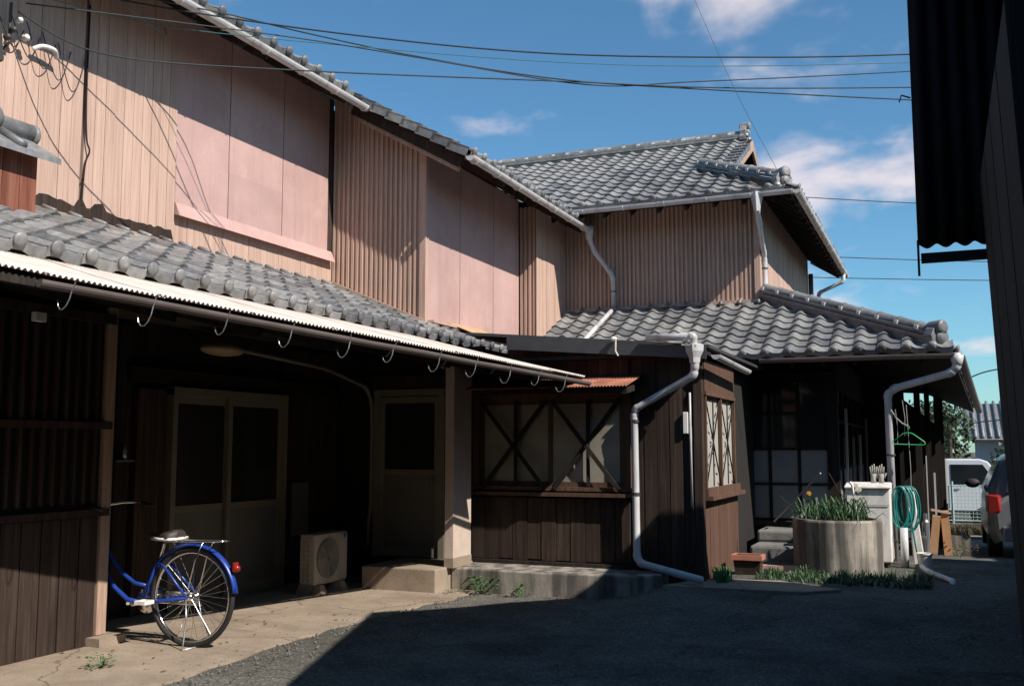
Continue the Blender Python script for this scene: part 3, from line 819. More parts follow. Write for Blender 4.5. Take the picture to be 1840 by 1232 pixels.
def leaf(parent, ax, c, a0, a1, z0, z1, zm, p, fm, pm, gm, st=.055):
    f = []
    for (x0, x1, y0, y1, nm, mt) in ((a0, a0 + st, z0, z1, 'stile', fm), (a1 - st, a1, z0, z1, 'stile', fm), (a0 + st, a1 - st, z1 - .07, z1, 'rail', fm), (a0 + st, a1 - st, zm, zm + .06, 'rail', fm), (a0 + st, a1 - st, z0, z0 + .09, 'rail', fm)):
        wslab(nm, parent, mt, ax, c, x0, x1, y0, y1, p, p + .03)
    wslab('glass_pane', parent, gm, ax, c, a0 + st, a1 - st, zm + .06, z1 - .07, p + .010, p + .016)
    wslab('lower_panel', parent, pm, ax, c, a0 + st, a1 - st, z0 + .09, zm, p + .008, p + .02)
leaf(sdo, 'y', -6.30, 6.92, 7.68, .05, 1.88, .84, .012, M_alu, M_alu_panel, M_glass)
leaf(sdo, 'y', -6.30, 7.63, 8.46, .05, 1.88, .84, .052, M_alu, M_alu_panel, M_glass)
MB().ball((-6.05, 7.30, 2.31), .15, .26, .06, 16, 8).build('ceiling_lamp', plain('yellowed_lamp_cover', (.42, .36, .20), .5), H, smooth=True)

# cross wall with the single door and the short sleeve wall beside it
cw = MB().box(-6.36, -4.5, 9.64, 9.70, -.02, 2.5).build('cross_wall', M_dark2, H)
boards(cw, M_dark2, 'x', 9.64, -6.3, -5.86, .1, 2.45, .15, .018, .006)
d2 = MB(); d2.box(-5.80, -5.73, 9.56, 9.64, .24, 2.03); d2.box(-4.99, -4.92, 9.56, 9.64, .24, 2.03); d2.box(-5.80, -4.92, 9.555, 9.64, 1.98, 2.05)
d2o = d2.build('entry_door', M_alu, H)
leaf(d2o, 'x', 9.64, -5.73, -4.99, .25, 1.97, 1.12, .03, M_alu, M_alu_panel, M_glass, .06)
MB().tube([(-5.06, 9.56, 1.10), (-5.06, 9.53, 1.10), (-5.06, 9.53, 1.02)], .01, 6).build('door_handle', M_chrome, d2o)
slab('door_head', cw, M_dark, -6.3, -4.55, 9.56, 9.63, 2.06, 2.2)
pipe('conduit', H, [(-5.86, 9.58, .35), (-5.86, 9.58, .62), (-5.83, 9.57, .75), (-5.83, 9.57, 1.9), (-5.86, 9.50, 2.08), (-6.0, 8.9, 2.25), (-6.1, 7.2, 2.36)], .022, M_alu)
sw = MB().box(-4.615, -4.515, 8.985, 9.39, .26, 2.32)
sw.build('sleeve_wall', plain('plastered_post', (.52, .42, .36), .85, var=.08, bmp=.3), H, bevel=.006)
MB().box(-4.62, -4.51, 8.98, 9.395, .225, .33).build('sleeve_wall_foot', M_conc, H, bevel=.006)

# ------------------------------------------------------------------ steps and ledge
s_ = MB().box(-5.42, -4.585, 8.74, 9.60, -.02, .238).build('concrete_step', M_conc, None, bevel=.012)
tag(s_, 'pale concrete block step in front of the shaded single door', 'step')
lg = MB(); lg.prism([(-4.58, 9.06), (-3.7, 9.04), (-2.75, 9.12), (-2.5, 9.3), (-2.5, 9.62), (-4.58, 9.62)], 'z', -.02, .225)
tag(lg.build('concrete_ledge', M_conc_stain, None, bevel=.015), 'low stained concrete ledge under the cross-braced window', 'ledge')

# ================================================================== LEAN-TO
L = thing('lean_to', 'dark brown plank lean-to with two cross-braced windows and a flat roof', 'shed', (-3.4, 10, 0))
Y1, XD = 9.62, -2.17
def droof(x): return 2.375 + .0913 * (-2.14 - x)
dc = MB(); dc.box(-4.48, -2.235, 9.70, 12.95, 0, 2.30); dc.build('inner_core', M_dark_gap, L)
dw = MB().box(-4.63, -2.20, 9.645, 9.70, .12, 2.34).build('front_wall', M_dark_gap, L)
boards(dw, M_dark, 'x', 9.645, -4.62, -2.88, .265, .90, .16, .018, .006, zj=.02, pj=.004)
boards(dw, M_dark, 'x', 9.645, -2.86, -2.21, .12, 2.33, .125, .018, .006, pj=.004)
boards(dw, wood('red_brown_plank', (.05, .022, .016), (.10, .045, .033), (.15, .075, .058), var=.4), 'x', 9.645, -4.2, -2.88, 2.06, 2.45, .11, .022, .005)
slab('ground_sill', dw, M_dark2, -4.62, -2.2, 9.58, 9.65, .225, .262)
# braced window
wf = MB(); wf.box(-4.59, -4.52, 9.585, 9.66, .95, 1.96); wf.box(-2.93, -2.86, 9.585, 9.66, .95, 1.96); wf.box(-4.59, -2.86, 9.58, 9.66, 1.90, 1.97); wf.box(-4.60, -2.84, 9.56, 9.66, .98, 1.02)
wfo = wf.build('braced_window', M_brown, L)
slab('window_sill', wfo, M_brown, -4.61, -2.83, 9.53, 9.645, .925, .962)
for a0, a1, p in ((-4.52, -3.70, .0), (-3.74, -2.93, .022)):
    for (x0, x1, z0, z1) in ((a0, a0 + .045, 1.02, 1.90), (a1 - .045, a1, 1.02, 1.90), (a0 + .045, a1 - .045, 1.86, 1.90), (a0 + .045, a1 - .045, 1.02, 1.07)):
        wslab('sash_bar', wfo, M_brown, 'x', 9.645, x0, x1, z0, z1, p, p + .022)
    wslab('window_pane', wfo, M_frost, 'x', 9.645, a0 + .045, a1 - .045, 1.07, 1.86, p + .004, p + .010)
for a0, a1 in ((-4.50, -3.73), (-3.70, -2.94)):
    m = (a0 + a1) / 2 + .02
    MB().bar((m, 9.575, 1.03), (m, 9.575, 1.90), .035, .018, (0, 1, 0)).build('brace', M_dark2, wfo)
    MB().bar((a0 + .04, 9.555, 1.00), (a1 - .02, 9.555, 1.90), .042, .018, (0, 1, 0)).build('brace', M_dark2, wfo)
    MB().bar((a1 - .03, 9.535, 1.00), (a0 + .02, 9.535, 1.90), .042, .018, (0, 1, 0)).build('brace', M_dark2, wfo)
# rusty awning
aw = corrugated('rusty_awning', L, M_rust, (-4.42, 9.63, 2.14), (-2.72, 9.63, 2.14), (-4.46, 9.12, 2.00), (-2.74, 9.12, 2.00), .032, .008, 6, 3)
MB().bar((-4.40, 9.18, 1.975), (-2.76, 9.18, 1.975), .04, .04).build('awning_batten', M_dark2, aw)
for x in (-4.35, -2.80): MB().bar((x, 9.62, 2.02), (x, 9.16, 1.96), .04, .06).build('awning_bracket', M_dark2, aw)
# roof and fascia
quad_slab('flat_roof', L, M_darkmetal, [(-4.60, 9.42, droof(-4.6) + .03), (-2.02, 9.42, droof(-2.02) + .03), (-2.02, 12.6, droof(-2.02) + .03), (-4.60, 12.6, droof(-4.6) + .03)], .03)
MB().hexa([(-4.12, 9.40, droof(-4.12) - .13), (-2.05, 9.40, droof(-2.05) - .11), (-2.05, 9.43, droof(-2.05) - .11), (-4.12, 9.43, droof(-4.12) - .13)],
          [(-4.12, 9.40, droof(-4.12)), (-2.05, 9.40, droof(-2.05)), (-2.05, 9.43, droof(-2.05)), (-4.12, 9.43, droof(-4.12))]).build('fascia', M_darkmetal, L)
MB().box(-4.15, -2.05, 9.44, 9.64, 2.30, 2.335).build('eave_board', M_dark2, L)
# side wall towards the yard (+X): header, braced window, sill, panel
sw2 = MB().box(-2.235, -2.185, 9.645, 11.35, .1, 2.30).build('side_wall', M_dark_gap, L)
slab('corner_post', sw2, M_dark, -2.225, -2.145, 9.60, 9.70, .10, 2.33)
slab('header_board', sw2, M_brown, -2.185, -2.135, 9.705, 11.2, 1.97, 2.28)
boards(sw2, M_brown, 'y', -2.185, 9.705, 11.40, .12, .90, .21, .03, .003, pj=.002)
w2 = slab('window_sill', sw2, M_brown, -2.19, -2.07, 9.705, 11.42, .905, .945)
slab('window_rail', sw2, M_brown, -2.19, -2.115, 9.705, 11.36, .945, 1.02)
slab('window_head', sw2, M_brown, -2.19, -2.12, 9.705, 11.2, 1.93, 1.968)
for y in (9.72, 10.45, 11.17): slab('window_stile', sw2, M_brown, -2.19, -2.13, y, y + .045, 1.02, 1.93)
for a, b in ((9.765, 10.45), (10.495, 11.17)):
    G = []
    for i in range(41):
        t = a + .01 + (b - a - .02) * i / 40
        w = .012 * math.sin(i * 1.3) + .006 * math.sin(i * 2.9)
        G.append([(-2.178 + w, t, 1.02), (-2.178 + w * .7, t, 1.93)])
    MB().grid(G).build('curtain', M_curtain, sw2, smooth=True)
    for (p, q) in (((a, 1.03), (b, 1.92)), ((b, 1.03), (a, 1.92)), (((a + b) / 2, 1.03), ((a + b) / 2 + .01, 1.92))):
        MB().bar((-2.145, p[0], p[1]), (-2.145, q[0], q[1]), .009, .012, (1, 0, 0)).build('brace', M_dark2, sw2)
# pipework at the corner
dp = pipe('downpipe', L, [(-2.62, 9.36, droof(-2.62) + .06), (-2.25, 9.36, 2.47), (-2.16, 9.36, 2.48), (-2.15, 9.37, 2.34), (-2.15, 9.38, 2.20), (-2.17, 9.40, 2.10), (-2.78, 9.52, 1.80), (-2.80, 9.53, 1.72), (-2.79, 9.53, .36), (-2.74, 9.50, .30), (-2.10, 9.28, .20)], .036)
hp = MB(); hp.lathe((-2.15, 9.37, 2.22), [(.05, 0), (.055, .05), (.085, .11), (.09, .17), (.06, .18)], 4)
hp.build('hopper', M_pvc, dp)
MB().hexa([(-2.26, 9.30, 2.385), (-2.12, 9.30, 2.37), (-2.12, 9.44, 2.37), (-2.26, 9.44, 2.385)], [(-2.26, 9.30, 2.40), (-2.12, 9.30, 2.385), (-2.12, 9.44, 2.385), (-2.26, 9.44, 2.40)]).build('hopper_flap', M_pvc, dp)
for z in (.95, 1.66): MB().lathe((-2.79, 9.53, z), [(.041, 0), (.041, .03)], 10).build('pipe_band', M_darkmetal, dp)
gutter(L, (-1.98, 9.52, 2.30), (-1.96, 11.1, 2.26), .045, mat=M_pvc, hook=False, name='side_gutter')
MB().box(-2.33, -2.28, 9.59, 9.625, 1.55, 1.76).build('meter_box', M_white, L, bevel=.006)
pipe('conduit', L, [(-2.26, 9.615, 1.95), (-2.26, 9.61, 1.55), (-2.255, 9.61, .85)], .012, M_pvc)
pipe('cable', L, [(-2.25, 9.61, .9), (-2.23, 9.60, .5), (-2.30, 9.57, .25), (-2.45, 9.55, .24)], .005, M_wire)
MB().tube([(-2.93, 9.36, 2.47), (-2.93, 9.35, 2.36), (-2.90, 9.34, 2.31)], .008, 6).build('wire_hook', M_white, L)
MB().ball((-2.95, 9.36, 2.48), .035, .035, .025, 8, 6).build('insulator', M_white, L)

# ================================================================== RIGHT HOUSE
T = thing('tiled_house', 'two storey house with grey tiled hip-and-gable roof and dark glazed ground floor', 'house', (-2.3, 15, 0))
EY, EX, EZ, PU = 13.53, -1.735, 4.90, .512
GX = -2.85
RY, RZ = 17.1, EZ + PU * (17.1 - EY)
tc = MB(); tc.box(-9, -2.37, 14.26, 20, 0, 5.15); tc.box(-5.1, -1.36, 13.12, 20, .45, 2.62); tc.box(-5.1, -2.4, 12.98, 14.3, .3, 2.6)
tc.build('inner_core', M_dark_gap, T)
uw = MB().box(-5.3, -2.36, 14.215, 14.26, 3.2, 5.18).build('upper_front_wall', M_batten, T)
boards(uw, M_batten, 'x', 14.215, -5.22, -2.36, 3.38, 5.16, .132, .012, .003)
battens(uw, M_wood, 'x', 14.203, -5.2, -2.36, 3.38, 5.16, .0662, .03, .016)
MB().bar((-5.22, 14.17, 3.47), (-2.3, 14.17, 3.475), .06, .05).build('wall_foot_moulding', M_wood, T)
slab('corner_trim', uw, M_wood, -2.37, -2.29, 14.165, 14.25, 3.45, 5.15)
us = MB().box(-2.37, -2.33, 14.25, 20, 3.2, 5.15).build('upper_side_wall', M_dark_gap, T)
boards(us, M_wood, 'y', -2.33, 14.255, 20, 3.3, 5.12, .13, .018, .003)
# upper roof
def upz(y): return EZ + PU * (y - EY)
hx, hy = GX - .25, EY + (EX - (GX - .25))       # where the hip meets the gable foot
ur = MB()
th = .11
def sl(pts): ur.hexa([(x, y, z - th) for x, y, z in pts], pts)
sl([(-9, EY, EZ), (EX, EY, EZ), (hx, hy, upz(hy)), (-9, hy, upz(hy))])
sl([(-9, hy, upz(hy)), (GX, hy, upz(hy)), (GX, RY, RZ), (-9, RY, RZ)])
by = 20.75
sl([(EX, EY, EZ), (EX, by, EZ), (hx, by - (EX - hx), upz(hy)), (hx, hy, upz(hy))])
sl([(-9, RY, RZ), (GX, RY, RZ), (GX, by - (EX - hx), upz(hy)), (-9, by - (EX - hx), upz(hy))])
uro = ur.build('upper_roof', M_dark2, T)
MB().prism([(hy - .1, upz(hy) - .05), (2 * RY - hy + .1, upz(hy) - .05), (RY, RZ - .1)], 'x', hx - .05, hx + .03).build('gable_wall', M_dark, uro)
for s in (1,):
    MB().hexa([(GX - .02, hy - .1, upz(hy - .1) - .20), (GX + .02, hy - .1, upz(hy - .1) - .20), (GX + .02, RY, RZ - .20), (GX - .02, RY, RZ - .20)],
              [(GX - .02, hy - .1, upz(hy - .1) - .02), (GX + .02, hy - .1, upz(hy - .1) - .02), (GX + .02, RY, RZ - .02), (GX - .02, RY, RZ - .02)]).build('barge_board', M_batten, uro)
    MB().hexa([(GX - .02, RY, RZ - .20), (GX + .02, RY, RZ - .20), (GX + .02, 2 * RY - hy, upz(hy) - .20), (GX - .02, 2 * RY - hy, upz(hy) - .20)],
              [(GX - .02, RY, RZ - .02), (GX + .02, RY, RZ - .02), (GX + .02, 2 * RY - hy, upz(hy) - .02), (GX - .02, 2 * RY - hy, upz(hy) - .02)]).build('barge_board', M_batten, uro)
VU = Vector((0, 1, PU)).normalized()
def keepU(p):
    if p.x > GX - .02 and p.y > hy - .25: return False
    if p.x > EX - (p.y - EY) - .02 and p.y < hy: return False
    if p.y > RY - .10: return False
    # behind the stepped-out wing's eave nothing can be seen
    return p.x > -5.4 - (p.y - EY) * .95
tile_field(uro, (-9.02 + .03, EY - .03, EZ), (1, 0, 0), VU, 28, 18, keepU, 120, eave=True)
# verge tiles on the gable edge
for i in range(9):
    p = Vector((GX - .13, hy - .12, upz(hy - .12) + .035)) + VU * (i * TE)
    a = math.atan(.02 / TE); Nn = Vector((1, 0, 0)).cross(VU); D2 = VU * math.cos(a) - Nn * math.sin(a); N2 = Vector((1, 0, 0)).cross(D2)
    piece('verge_tile', VERGE, uro, Matrix(((0, -1, N2.x, p.x + .10), (D2.y, 0, N2.y, p.y), (D2.z, 0, N2.z, p.z), (0, 0, 0, 1))))
ridge(uro, (-9, RY, RZ - .02), (GX - .12, RY, RZ - .04), 2, .27, .27)
onigawara(uro, (GX - .10, RY, RZ + .02), (1, 0, 0), .85)
ridge(uro, (hx - .25, hy + .25, upz(hy) + .10), (EX - .14, EY + .14, EZ + .06), 2, .27, .25)
onigawara(uro, (EX - .13, EY + .13, EZ + .03), (1, -1, 0), .85)
# one visible row of tiles along the side eave
for i in range(26):
    p = Vector((EX + .03, EY + .1 + i * TW, EZ))
    piece('eave_tile', EAVE_TILE, uro, tile_matrix(p, Vector((0, 1, 0)), Vector((-1, 0, PU)).normalized()))
y = 13.6
while y < 20.6:
    MB().bar((-2.3, y, EZ + PU * .7 - .16), (EX - .03, y, EZ - .14), .045, .06).build('rafter', M_dark2, uro); y += .4
x = -5.2
while x < -1.7:
    MB().bar((x, 14.18, upz(14.18) - .15), (x, EY + .04, EZ - .14), .045, .06).build('rafter', M_dark2, uro); x += .4
gu = gutter(T, (-5.4, EY - .06, EZ - .05), (EX + .02, EY - .06, EZ - .05), .055, mat=M_pvc, every=.6, hook=True)
gs = gutter(T, (EX + .06, EY - .06, EZ - .05), (EX + .06, 20.8, EZ - .05), .055, every=.6, hook=True)
dp = pipe('downpipe', T, [(-2.20, EY - .05, EZ - .08), (-2.20, EY - .05, EZ - .26), (-2.20, 13.62, EZ - .42), (-2.25, 14.26, 4.18), (-2.255, 14.33, 4.06), (-2.25, 14.33, 3.62), (-2.14, 14.2, 3.58), (-1.95, 13.95, 3.52)], .036)
MB().lathe((-2.20, EY - .05, EZ - .30), [(.04, 0), (.05, .06), (.085, .20), (.09, .26), (.05, .265)], 4).build('hopper', M_pvc, dp)
for z in (3.7, 3.95): MB().lathe((-2.252, 14.33, z), [(.043, 0), (.043, .02)], 10).build('pipe_band', M_darkmetal, dp)
dp2 = pipe('downpipe', T, [(EX + .06, 20.3, EZ - .1), (EX + .05, 20.3, EZ - .25), (-2.15, 20.28, EZ - .45), (-2.22, 20.25, 3.4)], .036)
pipe('downpipe', T, [(-2.26, 19.95, EZ - .12), (-2.26, 19.95, 3.5)], .045, M_gutter_dark)

# lower roof
LY, LZ = 12.2, 2.52
PL = (3.47 - LZ) / (14.2 - LY)
def lz(y): return LZ + PL * (y - LY)
lo = MB()
def sl2(pts, t=.09): lo.hexa([(x, y, z - t) for x, y, z in pts], pts)
CX_, FX, FY, FZ = .12, .47, 18.2, 2.08
sl2([(-5.2, LY, LZ), (CX_, LY, LZ), (-2.28, 14.24, 3.48), (-5.2, 14.24, 3.48)])
sl2([(CX_, LY, LZ), (FX, FY, FZ), (-2.28, FY, 3.30), (-2.28, 14.24, 3.48)])
loo = lo.build('lower_roof', M_dark2, T)
VLo = Vector((0, 1, PL)).normalized()
def keepL(p):
    if p.y > 14.10: return False
    if p.x > CX_ - (p.y - LY) * ((CX_ + 2.28) / 2.04) - .02: return False
    return p.x > -5.15
tile_field(loo, (-5.16, LY - .03, LZ), (1, 0, 0), VLo, 20, 9, keepL, 180)
ridge(loo, (-2.26, 14.22, 3.50), (CX_ - .14, LY + .12, LZ + .06), 2, .28, .25)
onigawara(loo, (CX_ - .13, LY + .11, LZ + .03), (1, -.85, 0), .9)
# top joint course against the wall
for i in range(11):
    x = -5.0 + i * TW
    MB().tube([(x + .05, 14.0, lz(14.0) + .06), (x + .05, 14.14, lz(14.14) + .065)], .024, 7).build('joint_tile', M_tile, loo, smooth=True)
# side eave: a row of tiles along the drooping edge
De = Vector((FX - CX_, FY - LY, FZ - LZ)); Ln = De.length; De.normalize()
Ve = Vector((-1, 0, .40)); Ve = (Ve - De * Ve.dot(De)).normalized()
for i in range(int(Ln / TW) - 1):
    for r in range(2):
        p = Vector((CX_ + .03, LY + .25, LZ - .01)) + De * (i * TW) + Ve * (r * TE)
        piece('eave_tile' if r == 0 else 'tile', EAVE_TILE if r == 0 else TILE, loo, tile_matrix(p, De, Ve))
x = -2.0
while x < 0.1:
    MB().bar((x, 13.05, lz(13.05) - .13), (x, LY + .03, LZ - .12), .045, .06).build('rafter', M_dark2, loo); x += .36
gutter(T, (-2.0, LY - .06, LZ - .05), (CX_ + .03, LY - .06, LZ - .06), .05, mat=M_gutter_dark, hook=False, name='front_gutter')
gutter(T, (CX_ + .09, LY + .2, LZ - .06), (FX + .08, FY, FZ - .06), .05, mat=M_gutter_dark, hook=False, name='side_gutter')
dp = pipe('downpipe', T, [(CX_ + .05, LY - .04, LZ - .05), (CX_ + .05, LY - .04, LZ - .20), (CX_ - .02, LY - .02, LZ - .27), (-.50, 12.35, 2.10), (-.58, 12.36, 2.03), (-.57, 12.36, .10)], .042)
MB().lathe((CX_ + .05, LY - .04, LZ - .2), [(.045, 0), (.06, .05), (.075, .12), (.06, .125)], 10).build('hopper', M_pvc, dp, smooth=True)
for z in (.35, 1.32): MB().lathe((-.57, 12.36, z), [(.05, 0), (.05, .02)], 10).build('pipe_band', M_darkmetal, dp)
# ground floor: paned sliding doors towards the yard
gd = MB().box(-2.42, -1.22, 13.02, 13.12, .25, 2.62).build('garden_front', M_dark_gap, T)
def paned(parent, ax, c, a0, a1, z0, z1, ncol, rows, gm, bar=.04):
    for i in range(ncol + 1):
        a = a0 + (a1 - a0) * i / ncol
        wslab('glazing_bar', parent, M_dark2, ax, c, a - bar / 2, a + bar / 2, z0, z1, .0, .035)
    for z in rows:
        wslab('glazing_bar', parent, M_dark2, ax, c, a0, a1, z - .016, z + .016, .0, .03)
    zs = [z0] + list(rows) + [z1]
    for i in range(ncol):
        for k in range(len(zs) - 1):
            b0 = a0 + (a1 - a0) * i / ncol + bar / 2; b1 = a0 + (a1 - a0) * (i + 1) / ncol - bar / 2
            wslab('window_pane', parent, gm[k], ax, c, b0, b1, zs[k] + .016, zs[k + 1] - .016, .008, .012)
paned(gd, 'x', 13.02, -2.40, -1.32, .52, 2.25, 3, (.96, 1.40, 1.85), (M_paper, M_paper, M_glass, M_glass))
slab('corner_post', gd, M_dark2, -1.34, -1.20, 12.96, 13.10, .1, 2.62)
slab('door_sill', gd, M_dark, -2.42, -1.2, 12.90, 13.02, .44, .50)
slab('door_head', gd, M_dark2, -2.42, -1.2, 12.94, 13.02, 2.26, 2.36)
gs2 = MB().box(-1.36, -1.26, 13.12, 19.5, .25, 2.62).build('garden_side', M_dark_gap, T)
paned(gs2, 'y', -1.26, 13.12, 19.4, .48, 2.15, 8, (1.15, 1.75), (M_paper, M_glass, M_glass), .06)
for i, y in enumerate((13.9, 15.0, 16.2, 17.6)):
    slab('leaning_batten', gs2, M_curtain if i % 2 else M_white, -1.20, -1.17, y, y + .05, .5, rnd(1.5, 2.0))
MB().box(-2.5, -1.2, 12.98, 13.0, .0, .44).build('under_floor', M_dark2, T)

# ================================================================== DARK BUILDING ON THE RIGHT
B = thing('dark_outbuilding', 'unlit black corrugated outbuilding filling the right edge of the picture', 'outbuilding', (2, 6, 0))
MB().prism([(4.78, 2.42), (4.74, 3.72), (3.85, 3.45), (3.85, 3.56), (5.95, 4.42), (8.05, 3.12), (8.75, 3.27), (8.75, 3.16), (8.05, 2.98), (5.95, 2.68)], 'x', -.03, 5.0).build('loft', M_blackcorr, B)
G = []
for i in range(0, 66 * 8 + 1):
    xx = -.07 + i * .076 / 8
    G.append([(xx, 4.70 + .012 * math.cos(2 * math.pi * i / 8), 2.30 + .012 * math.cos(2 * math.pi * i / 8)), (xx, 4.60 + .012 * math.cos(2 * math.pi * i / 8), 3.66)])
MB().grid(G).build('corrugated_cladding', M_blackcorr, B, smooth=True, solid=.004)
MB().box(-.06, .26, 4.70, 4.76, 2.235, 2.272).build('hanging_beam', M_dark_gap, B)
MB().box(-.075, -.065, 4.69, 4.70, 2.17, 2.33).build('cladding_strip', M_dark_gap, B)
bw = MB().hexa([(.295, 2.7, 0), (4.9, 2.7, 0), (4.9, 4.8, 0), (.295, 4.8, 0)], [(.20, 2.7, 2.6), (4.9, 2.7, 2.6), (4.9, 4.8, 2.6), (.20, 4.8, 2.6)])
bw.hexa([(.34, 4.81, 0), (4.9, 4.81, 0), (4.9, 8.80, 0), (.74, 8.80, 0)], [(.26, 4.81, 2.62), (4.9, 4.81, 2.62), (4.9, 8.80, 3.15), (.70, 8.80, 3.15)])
bw.box(.80, 4.9, 8.81, 9.95, 0, 2.0)  # unseen low block, added to shade the ground before the planter
bw.box(1.06, 4.9, 9.96, 12.4, -.2, 1.5)  # unseen low block, added to shade the ground right of the planter
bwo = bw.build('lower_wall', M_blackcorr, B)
for i in range(13):
    y0 = 2.72 + i * .47
    if y0 > 4.4: break
    t0 = .295
    MB().hexa([(t0 - .018, y0, 0), (t0 + .01, y0, 0), (t0 + .01, y0 + .44, 0), (t0 - .018, y0 + .44, 0)],
              [(t0 - .110, y0, 2.55), (t0 - .08, y0, 2.55), (t0 - .08, y0 + .44, 2.55), (t0 - .110, y0 + .44, 2.55)]).build('plank', M_dark2, bwo)
MB().tube([(-.075, 4.60, 2.95), (-.11, 4.58, 2.96), (-.12, 4.58, 2.93)], .004, 5).build('wire_end', M_steel, B)

# ------------------------------------------------------------------ unseen houses added round the yard to cut its ambient light
def shade_house(name, label, x0, x1, y0, y1, h, ax):
    t = thing(name, label, 'house', ((x0 + x1) / 2, (y0 + y1) / 2, 0))
    MB().box(x0, x1, y0, y1, -.5, h).build('wall', M_dark2, t)
    m = MB()
    if ax == 'y':
        xm = (x0 + x1) / 2; m.prism([(x0 - .4, h), (x1 + .4, h), (xm, h + .35 * (x1 - x0) / 2)], 'y', y0 - .3, y1 + .3)
    else:
        ym = (y0 + y1) / 2; m.prism([(y0 - .4, h), (y1 + .4, h), (ym, h + .35 * (y1 - y0) / 2)], 'x', x0 - .3, x1 + .3)
    m.build('roof', M_tile, t)
shade_house('added_shade_house', 'added unseen dark plank house dimming the yard on its sunny side, right of the outbuilding', 4.2, 11, -13, 3.2, 6.6, 'y')
shade_house('added_shade_house', 'added unseen dark plank house dimming the yard behind the camera', -13, 3.0, -17, -8, 6.5, 'x')
shade_house('added_shade_house', 'added unseen lower dark house that shades the car, beyond the black outbuilding', 5.6, 11, 4.2, 19, 4.7, 'y')

# ------------------------------------------------------------------ bicycle
def bicycle():
    t = thing('bicycle', 'blue city bicycle with chrome rear rack parked on its stand', 'bicycle', (-4.96, 5.74, .016), R(184))
    r = .335
    def wheel(x):
        w = bpy.data.objects.new('wheel', None)
        mb = MB()
        mb.tube([(x + r * math.cos(a), 0, r + .012 + r * math.sin(a)) for a in [2 * math.pi * k / 48 for k in range(49)]], .0195, 8, False)
        ty = mb.build('tyre', M_rubber, t, smooth=True)
        mb = MB(); rr = r - .024
        mb.tube([(x + rr * math.cos(a), 0, r + .012 + rr * math.sin(a)) for a in [2 * math.pi * k / 48 for k in range(49)]], .011, 6, False)
        mb.build('rim', M_chrome, t, smooth=True)
        mb = MB(); c = Vector((x, 0, r + .012))
        for k in range(32):
            s = 1 if k % 2 else -1; a = 2 * math.pi * k / 32; b = a + (.45 if (k // 2) % 2 else -.45)
            mb.tube([c + Vector((.022 * math.cos(b), s * .03, .022 * math.sin(b))), c + Vector((rr * math.cos(a), 0, rr * math.sin(a)))], .0016, 4)
        tag(mb.build('spokes', M_chrome, t), kind='stuff')
        MB().lathe(c + Vector((0, -.055, 0)), [(.012, 0), (.03, .01), (.03, .018), (.016, .024), (.016, .086), (.03, .092), (.03, .1), (.012, .11)], 14, (0, 1, 0)).build('hub', M_chrome, t, smooth=True)
        bpy.data.objects.remove(w)
    wheel(0); wheel(1.10)
    z0 = r + .012
    bb = Vector((.45, 0, .285)); sc = Vector((.285, 0, .60))
    fr = MB()
    fr.tube([bb, sc], .0165, 10)
    fr.tube([bb + Vector((.0, 0, .0)), (.56, 0, .30), (.68, 0, .38), (.80, 0, .52), (.90, 0, .68)], .0175, 10)
    fr.tube([Vector((.385, 0, .405)), (.50, 0, .42), (.62, 0, .49), (.74, 0, .62), (.87, 0, .80)], .0145, 10)
    fr.tube([(.915, 0, .64), (.86, 0, .86)], .02, 10)
    for s in (-1, 1):
        fr.tube([bb + Vector((0, s * .03, 0)), (.30, s * .045, .30), (0, s * .062, z0)], .0105, 8)
        fr.tube([sc + Vector((0, s * .02, -.03)), (.22, s * .045, .56), (0, s * .062, z0)], .009, 8)
        fr.tube([(.93, s * .045, .60), (1.0, s * .055, .45), (1.10, s * .055, z0)], .012, 8)
    fr.tube([(.93, -.05, .60), (.93, .05, .60)], .016, 8)
    fr.build('frame', M_blue, t, smooth=True)
    for x, a0, a1, nm in ((0, 5, 172, 'rear_mudguard'), (1.10, 10, 150, 'front_mudguard')):
        G = []
        for k in range(25):
            a = R(a0 + (a1 - a0) * k / 24) if x == 0 else R(180 - (a0 + (a1 - a0) * k / 24))
            if x == 0: a = R(180 - 8) - R(176) * k / 24 + R(2)
            rr = r + .042
            row = []
            for j in range(7):
                q = -1 + j / 3
                row.append((x + (rr - .016 * q * q) * math.cos(a), q * .03, z0 + (rr - .016 * q * q) * math.sin(a)))
            G.append(row)
        MB().grid(G).build(nm, M_blue, t, smooth=True, solid=.002)
    MB().lathe((-.355, 0, .56), [(.024, 0), (.026, .012), (.02, .03), (.004, .034)], 12, (-1, 0, -.1)).build('rear_reflector', M_redlens, t, smooth=True)
    MB().box(-.365, -.345, -.025, .025, .535, .60).build('reflector_mount', M_redlens, t, bevel=.004)
    # saddle
    G = []
    for i in range(13):
        u = i / 12; x = .385 - .27 * u; w = .025 + .085 * sstep(.25, .85, u) ; hh = .03 + .03 * sstep(.3, .9, u)
        w *= math.sqrt(max(.05, 1 - max(0, (u - .82) / .2) ** 2))
        row = []
        for j in range(13):
            a = math.pi * j / 12; row.append((x, -w * math.cos(a), .755 + hh * math.sin(a) ** .8))
        G.append(row)
    mb = MB().grid(G); n = 13
    mb.add(G[0], [tuple(range(13))]); mb.add(G[-1], [tuple(range(13))[::-1]])
    mb.add([G[i][0] for i in range(13)] + [G[i][-1] for i in range(13)], [(i, i + 1, 13 + i + 1, 13 + i) for i in range(12)])
    mb.build('saddle', M_saddle, t, smooth=True)
    mb = MB()
    mb.tube([(.33, -.045, .75), (.22, -.10, .75), (.13, -.095, .75), (.115, 0, .75), (.13, .095, .75), (.22, .10, .75), (.33, .045, .75)], .012, 6)
    mb.build('saddle_trim', M_white, t, smooth=True)
    mb = MB(); mb.tube([sc, (.255, 0, .71), (.245, 0, .745)], .0125, 8)
